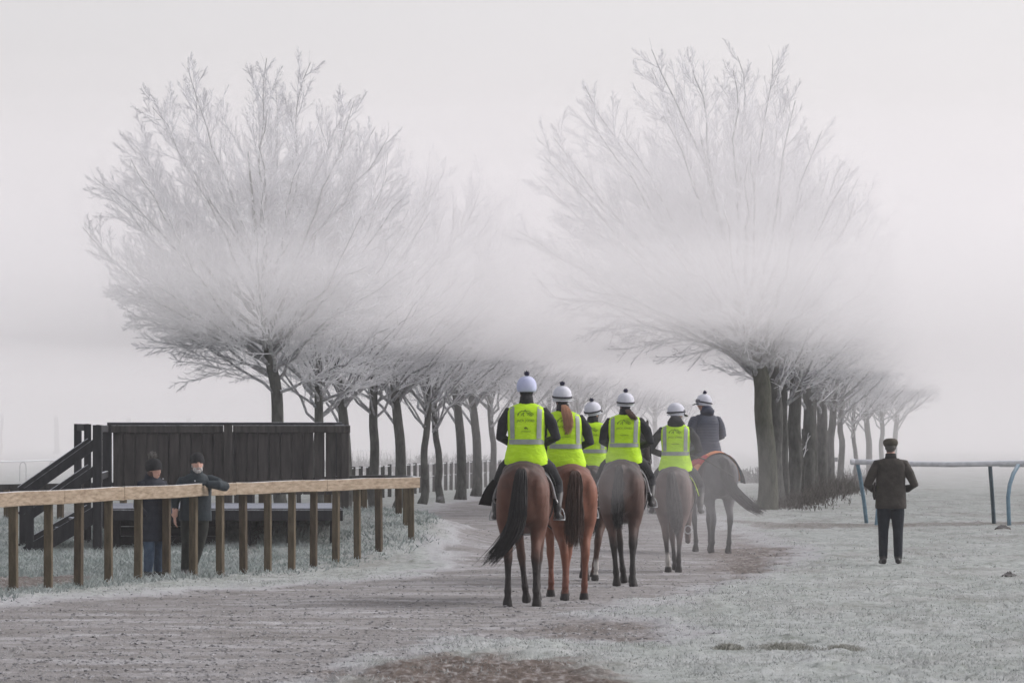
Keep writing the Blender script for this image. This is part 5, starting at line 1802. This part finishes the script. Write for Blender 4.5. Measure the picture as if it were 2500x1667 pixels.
# the whip in his right hand
wm = HORSES[4].matrix_basis
w0, w1 = Vector((.115, 1.17, 1.77)), Vector((.30, .78, 1.70))
wp = empty("whip", wm @ w0, HORSES[4].rotation_euler.z)
tag(wp, "thin black riding whip pointing down to the right behind the rider looking right", "whip")
MB().tube([(0, 0, .03), (.30, -.50, -.055), (.42, -.62, -.12), (.66, -.66, -.26)], [.011, .010, .009, .006], 8).build("shaft", M_boot, wp, True)
MB().tube([(.655, -.66, -.258), (.70, -.665, -.285)], [.012, .010], 8).build("keeper", M_boot, wp, True)


# ------------------------------------------------------------------ people on foot
def stand_person(label, x, d, yaw, J, mats, hat=None, face=None, extra=None, s=1.0, hand_l=None, hand_r=None, group="people watching the horses"):
    """J: joints in the person's own frame (facing +Y, feet at z = 0)."""
    t = empty("person", (x, d, hz(x, d) + .0), yaw)
    t.scale = (s,) * 3
    tag(t, label, "person", group)
    P = []
    P.append(loft([(Vector(c), a, b, 2.3) for c, a, b in J["torso"]], 20))
    hp, HT, HM = head_pieces(J["head"], J.get("head_yaw", 0), J.get("head_pitch", 0), .97)
    P += hp
    for side in ("L", "R"):
        a = J["arm" + side]
        P.append(loft([(Vector(p), r, r * 1.04) for p, r in a["pts"]], 12, Vector((0, 1, 0))))
        if a.get("hand"):
            h = a["hand"]
            P += hand_pieces(a["pts"][-1][0], h[0], h[1], h[2])
        g = J["leg" + side]
        P.append(loft([(Vector(p), r, r * 1.08) for p, r in g["pts"]], 14))
        f, fd = Vector(g["pts"][-1][0]), Vector(g["foot"])
        up = Vector((0, 0, 1))
        P.append(loft([(Vector((f.x, f.y, .045)) - fd * .075, .036, .040), (Vector((f.x, f.y, .062)), .046, .058), (Vector((f.x, f.y, .045)) + fd * .09, .048, .042), (Vector((f.x, f.y, .030)) + fd * .175, .036, .026)], 12, Vector((fd.y, -fd.x, 0))))
    me, co = fuse("body", P, .0125, 2)
    for m in mats: me.materials.append(m)
    set_slots(me, co, J["slots"])
    link("body", me, None, t)
    face_parts(HT, HM, Vector((0, 0, 0)), t, beard=J.get("beard", False))
    if extra: extra(t, HT, HM)
    return t


# the man in the flat cap, seen from behind, hands in the front of his jacket
def slots_cap(c):
    s = np.zeros(len(c), int)
    z = c[:, 2]
    s[z < .80] = 1; s[z < .13] = 2
    s[z > 1.52] = 3; s[(z > 1.60) & (c[:, 1] < .035)] = 4
    return s


def extra_cap(t, HT, HM):
    # jacket shell with a straight hem
    V, F = [], []
    prof = [(.80, .222, .160), (.83, .226, .163), (.95, .218, .160), (1.08, .210, .152), (1.2, .208, .150), (1.32, .215, .150), (1.42, .212, .138), (1.475, .175, .112), (1.51, .105, .085)]
    n, rows = 40, 44
    for i in range(rows):
        z = .80 + .71 * i / (rows - 1)
        a, b = [float(np.interp(z, [p[0] for p in prof], [p[k] for p in prof])) for k in (1, 2)]
        for k in range(n):
            q = 2 * math.pi * k / n; c, s = math.cos(q), math.sin(q); e = 2 / 2.5
            w = .014 * (fbm(np.array([q * 1.6]), np.array([z * 7.]), 5, 3)[0] - .5)
            V.append((math.copysign(abs(c) ** e, c) * (a + w), math.copysign(abs(s) ** e, s) * (b + w), z + .006 * math.sin(q * 3) * (i < 2)))
    for i in range(rows - 1):
        for k in range(n): F.append((i * n + k, i * n + (k + 1) % n, (i + 1) * n + (k + 1) % n, (i + 1) * n + k))
    jk = MB().add(V, F).build("jacket", M_olive, t, True)
    MB().add(*loft([((0, -.005, 1.475), .098, .085), ((0, .0, 1.53), .080, .080), ((0, .005, 1.575), .074, .078)], 16)).build("collar", mottled("cord_collar", (.012, .011, .011), (.025, .023, .022), scale=60, rough=.95, stretch=(6, 6, 1)), jk, True)
    MB().add(*loft([((-.228, .02, .92), .012, .055), ((-.235, .02, .98), .022, .075), ((-.238, .02, 1.10), .022, .078), ((-.222, .02, 1.17), .010, .06)], 12)).build("pocket_flap", M_olive, jk, True)
    # flat cap: a low soft crown drawn forward over a short peak
    V, F = [], []
    n, rows = 28, 9
    c = HT((0, .0, .045))
    for i in range(rows):
        f = i / (rows - 1)
        z = -.030 + .105 * math.sin(f * math.pi / 2)
        r = [.98, 1.10, 1.14, 1.12, 1.05, .92, .72, .42, .05][i]
        for k in range(n):
            q = 2 * math.pi * k / n
            V.append(c + HM @ Vector((.094 * r * math.cos(q), .118 * r * math.sin(q) + .012 * r, z - .22 * max(0, math.sin(q)) * .12 * r)))
    for i in range(rows - 1):
        for k in range(n): F.append((i * n + k, i * n + (k + 1) % n, (i + 1) * n + (k + 1) % n, (i + 1) * n + k))
    F.append(tuple(range(n - 1, -1, -1)))
    cp = MB().add(V, F).build("flat_cap", M_tweed, t, True)
    MB().add(*loft([(c + Vector((0, .10, -.025)), .085, .010), (c + Vector((0, .15, -.035)), .070, .008), (c + Vector((0, .175, -.042)), .035, .006)], 12)).build("peak", M_tweed, cp, True)
    feature(lambda p: HT(p), HM, [(0, -.070, -.020)], [(.066, .034, .040)], "hair", hair_m("grey_hair", (.07, .065, .06)), t)


def arm(s, el=(.335, -.04, 1.13), wr=(.14, .20, 1.06)):
    return dict(pts=[((.10 * s, 0, 1.43), .07), ((.185 * s, -.005, 1.42), .078), ((.262 * s, -.03, 1.29), .070), ((el[0] * s, el[1], el[2]), .060), ((el[0] * .75 * s, .08, 1.08), .056), ((wr[0] * s, wr[1], wr[2]), .042)], hand=(Vector((-s, .35, -.15)), Vector((0, -1, -.2)), .6))


cap_man = stand_person("man in flat cap and dark brown jacket standing by the running rail, seen from behind", 5.385, 72.8, .02,
    dict(torso=[((0, 0, .78), .17, .12), ((0, 0, .90), .185, .135), ((0, 0, 1.10), .175, .125), ((0, 0, 1.30), .185, .13), ((0, 0, 1.42), .175, .11), ((0, .0, 1.48), .10, .08), ((0, .01, 1.54), .062, .064), ((0, .018, 1.60), .058, .06)],
         head=(0, .03, 1.675), head_yaw=-.08, head_pitch=-.05, armL=arm(-1), armR=arm(1),
         legL=dict(pts=[((-.09, 0, .88), .105), ((-.098, 0, .70), .098), ((-.104, .012, .48), .074), ((-.106, .0, .30), .068), ((-.108, -.01, .12), .062), ((-.108, -.01, .07), .050)], foot=(-.12, .99, 0)),
         legR=dict(pts=[((.09, 0, .88), .105), ((.098, 0, .70), .098), ((.104, .012, .48), .074), ((.104, .0, .30), .068), ((.104, -.02, .12), .062), ((.104, -.02, .07), .050)], foot=(.16, .99, 0)), slots=slots_cap),
    (M_olive, M_trouser, M_boot, M_skin_ruddy, hair_m("dark_grey_hair", (.07, .06, .052))), extra=extra_cap, group=None)


# the woman in the bobble hat
def slots_w(c):
    s = np.zeros(len(c), int); z = c[:, 2]
    s[z < .52] = 1; s[z < .10] = 2; s[(z > 1.33)] = 3
    return s


def extra_w(t, HT, HM):
    V, F = [], []
    prof = [(.50, .215, .175), (.56, .222, .180), (.8, .215, .172), (1.0, .205, .158), (1.15, .205, .15), (1.25, .195, .135), (1.305, .150, .105), (1.335, .095, .085)]
    n, rows = 36, 40
    for i in range(rows):
        z = .50 + .835 * i / (rows - 1)
        a, b = [float(np.interp(z, [p[0] for p in prof], [p[k] for p in prof])) for k in (1, 2)]
        for k in range(n):
            q = 2 * math.pi * k / n; c, s = math.cos(q), math.sin(q)
            w = .010 * (fbm(np.array([q * 1.6]), np.array([z * 7.]), 15, 3)[0] - .5) + .006 * abs(math.sin(z * 26))
            V.append((c * (a + w), s * (b + w), z))
    for i in range(rows - 1):
        for k in range(n): F.append((i * n + k, i * n + (k + 1) % n, (i + 1) * n + (k + 1) % n, (i + 1) * n + k))
    cj = MB().add(V, F).build("coat", M_navy, t, True)
    MB().add(*loft([((0, -.01, 1.30), .115, .095), ((0, -.005, 1.345), .105, .095), ((0, .0, 1.385), .085, .085)], 18)).build("collar", M_navy, cj, True)
    MB().box((-.115, .085, 1.315), (-.095, .10, 1.327), .003).box((.10, .095, 1.20), (.115, .12, 1.215), .003).build("toggle", M_hatwhite, cj)
    b = dome(HT((0, -.012, .035)), HM @ Matrix.Rotation(.18, 3, 'X'), .097, .116, .115, "bobble_hat", M_knit, t, lo=-.055, ribs=.02)
    fluff(HT((-.01, -.045, .185)), .052, 260, 77, "bobble", M_fur, b)
    feature(lambda p: HT(p), HM, [(.055, -.02, -.06), (-.055, -.02, -.06), (0, -.06, -.06)], [(.03, .05, .06), (.03, .05, .06), (.06, .04, .06)], "hair", M_brown, t)


def arm_w(s): return dict(pts=[((.09 * s, 0, 1.26), .06), ((.165 * s, -.005, 1.245), .070), ((.225 * s, .0, 1.10), .064), ((.245 * s, .0, .96), .056), ((.215 * s, .07, .88), .050), ((.165 * s, .10, .85), .036)], hand=(Vector((-s, .15, -.5)), Vector((0, -1, 0)), .5))


woman = stand_person("woman in navy coat, blue jeans and dark bobble hat smiling behind the rail fence", -4.74, 67.5, 3.85,
    dict(torso=[((0, 0, .70), .17, .12), ((0, 0, .85), .175, .13), ((0, 0, 1.0), .155, .115), ((0, 0, 1.15), .16, .12), ((0, 0, 1.25), .15, .10), ((0, 0, 1.30), .085, .07), ((0, .01, 1.35), .055, .058), ((0, .018, 1.40), .052, .056)],
         head=(0, .04, 1.445), head_yaw=.25, head_pitch=-.05, armL=arm_w(-1), armR=arm_w(1),
         legL=dict(pts=[((-.08, 0, .78), .10), ((-.085, .01, .60), .092), ((-.09, .03, .42), .072), ((-.09, .02, .25), .068), ((-.09, .0, .10), .058), ((-.09, .0, .06), .05)], foot=(-.1, .99, 0)),
         legR=dict(pts=[((.08, 0, .78), .10), ((.085, .02, .60), .092), ((.09, .05, .42), .072), ((.09, .04, .25), .068), ((.09, .02, .10), .058), ((.09, .02, .06), .05)], foot=(.15, .98, 0)), slots=slots_w),
    (M_navy, M_jean, M_boot, M_skin_ruddy), extra=extra_w)


# the bearded man leaning on the rail with one arm over it
def slots_b(c):
    s = np.zeros(len(c), int); z = c[:, 2]
    s[z < .80] = 1; s[z < .11] = 2
    s[(z > 1.40) & (np.abs(c[:, 0]) < .13)] = 3
    s[(z < .93) & (c[:, 0] > .24)] = 3
    return s


def extra_b(t, HT, HM):
    V, F = [], []
    prof = [(.76, .218, .155), (.80, .222, .158), (.95, .212, .155), (1.1, .212, .152), (1.22, .218, .15), (1.31, .205, .135), (1.365, .155, .105), (1.40, .095, .085)]
    n, rows = 36, 36
    for i in range(rows):
        z = .76 + .64 * i / (rows - 1)
        a, b = [float(np.interp(z, [p[0] for p in prof], [p[k] for p in prof])) for k in (1, 2)]
        yo = float(np.interp(z, [.7, 1.4], [0, .10]))
        for k in range(n):
            q = 2 * math.pi * k / n; c, s = math.cos(q), math.sin(q)
            w = .014 * (fbm(np.array([q * 1.6]), np.array([z * 7.]), 25, 3)[0] - .5)
            V.append((c * (a + w), yo + s * (b + w), z))
    for i in range(rows - 1):
        for k in range(n): F.append((i * n + k, i * n + (k + 1) % n, (i + 1) * n + (k + 1) % n, (i + 1) * n + k))
    jk = MB().add(V, F).build("jacket", M_teal, t, True)
    MB().add(*loft([((0, .10, 1.365), .100, .085), ((0, .105, 1.41), .086, .082), ((0, .112, 1.445), .078, .078)], 16)).build("collar", M_teal, jk, True)
    MB().add(*ellipsoid((.06, .262, 1.30), .010, .006, .010)).build("badge", M_hatwhite, jk, True)
    b = dome(HT((0, -.012, .028)), HM @ Matrix.Rotation(.12, 3, 'X'), .094, .114, .125, "beanie", M_knit, t, lo=-.03, ribs=.015)
    feature(lambda p: HT(p), HM, [(.070, -.012, -.035), (-.070, -.012, -.035)], [(.012, .03, .03), (.012, .03, .03)], "hair", M_beard, t)


bm_ = stand_person("bearded man in dark teal jacket and black beanie leaning one arm over the rail fence", -4.28, 69.15, 3.42,
    dict(torso=[((0, 0, .74), .17, .12), ((0, 0, .88), .18, .13), ((0, .03, 1.05), .172, .122), ((0, .06, 1.2), .18, .125), ((0, .085, 1.31), .172, .105), ((0, .10, 1.37), .10, .08), ((0, .11, 1.42), .06, .062), ((0, .125, 1.47), .056, .06)],
         head=(0, .145, 1.535), head_yaw=-.05, head_pitch=-.05, beard=True,
         armL=dict(pts=[((-.09, .08, 1.30), .07), ((-.185, .10, 1.30), .080), ((-.285, .20, 1.26), .074), ((-.34, .32, 1.225), .068), ((-.22, .43, 1.245), .062), ((-.06, .43, 1.26), .046)], hand=(Vector((1, -.05, -.05)), Vector((0, -.2, -1)), .25)),
         armR=dict(pts=[((.09, .08, 1.30), .07), ((.185, .08, 1.29), .080), ((.255, .06, 1.14), .070), ((.285, .02, 1.0), .060), ((.30, .06, .90), .052), ((.30, .09, .82), .038)], hand=(Vector((0, .2, -1)), Vector((-1, .2, 0)), .5)),
         legL=dict(pts=[((-.09, 0, .84), .105), ((-.085, .02, .66), .098), ((-.05, .04, .44), .074), ((.0, .02, .26), .066), ((.04, -.03, .10), .058), ((.045, -.03, .06), .05)], foot=(.2, .98, 0)),
         legR=dict(pts=[((.09, 0, .84), .105), ((.11, .02, .66), .098), ((.125, .05, .44), .074), ((.135, .04, .26), .066), ((.14, .0, .10), .058), ((.14, .0, .06), .05)], foot=(.35, .94, 0)), slots=slots_b),
    (M_teal, M_khaki, M_boot, M_skin_ruddy), extra=extra_b)

# ------------------------------------------------------------------ breath and steam off the warm horses
def steam(x, y, z, rx, ry, rz, dens, label, seed):
    rng = np.random.default_rng(seed)
    V, F = ellipsoid((0, 0, 0), rx, ry, rz, n=20)
    V = [Vector(v) * (1 + .28 * (fbm(np.array([v[0] * 2.3 / rx + seed]), np.array([v[2] * 2.3 / rz + v[1]]), seed, 2)[0] - .5)) for v in V]
    o = MB().add(V, F).build("steam", vol_mat("steam", dens, (.97, .96, .97), .2), None, True)
    o.location = (x, y, z)
    tag(o, label, kind="stuff")


for k, (dx, dy, dz_, q) in enumerate(((0, 0, 0, 1.0), (.12, .1, -.05, .8), (-.1, .05, -.12, .62), (.05, .12, .05, .45))):
    steam(2.62 + dx, 69.3 + dy, 1.10 + dz_, 1.35 * q, .8 * q, 1.2 * q, .042, "steam hanging over the last two horses", 8 + k)
for k, q in enumerate((1.0, .75, .5)):
    steam(1.20 + .03 * k, 63.25, 1.33 - .03 * k, .34 * q, .26 * q, .46 * q, .11, "wisp of breath drifting past the hip of the dark bay", 3 + k)
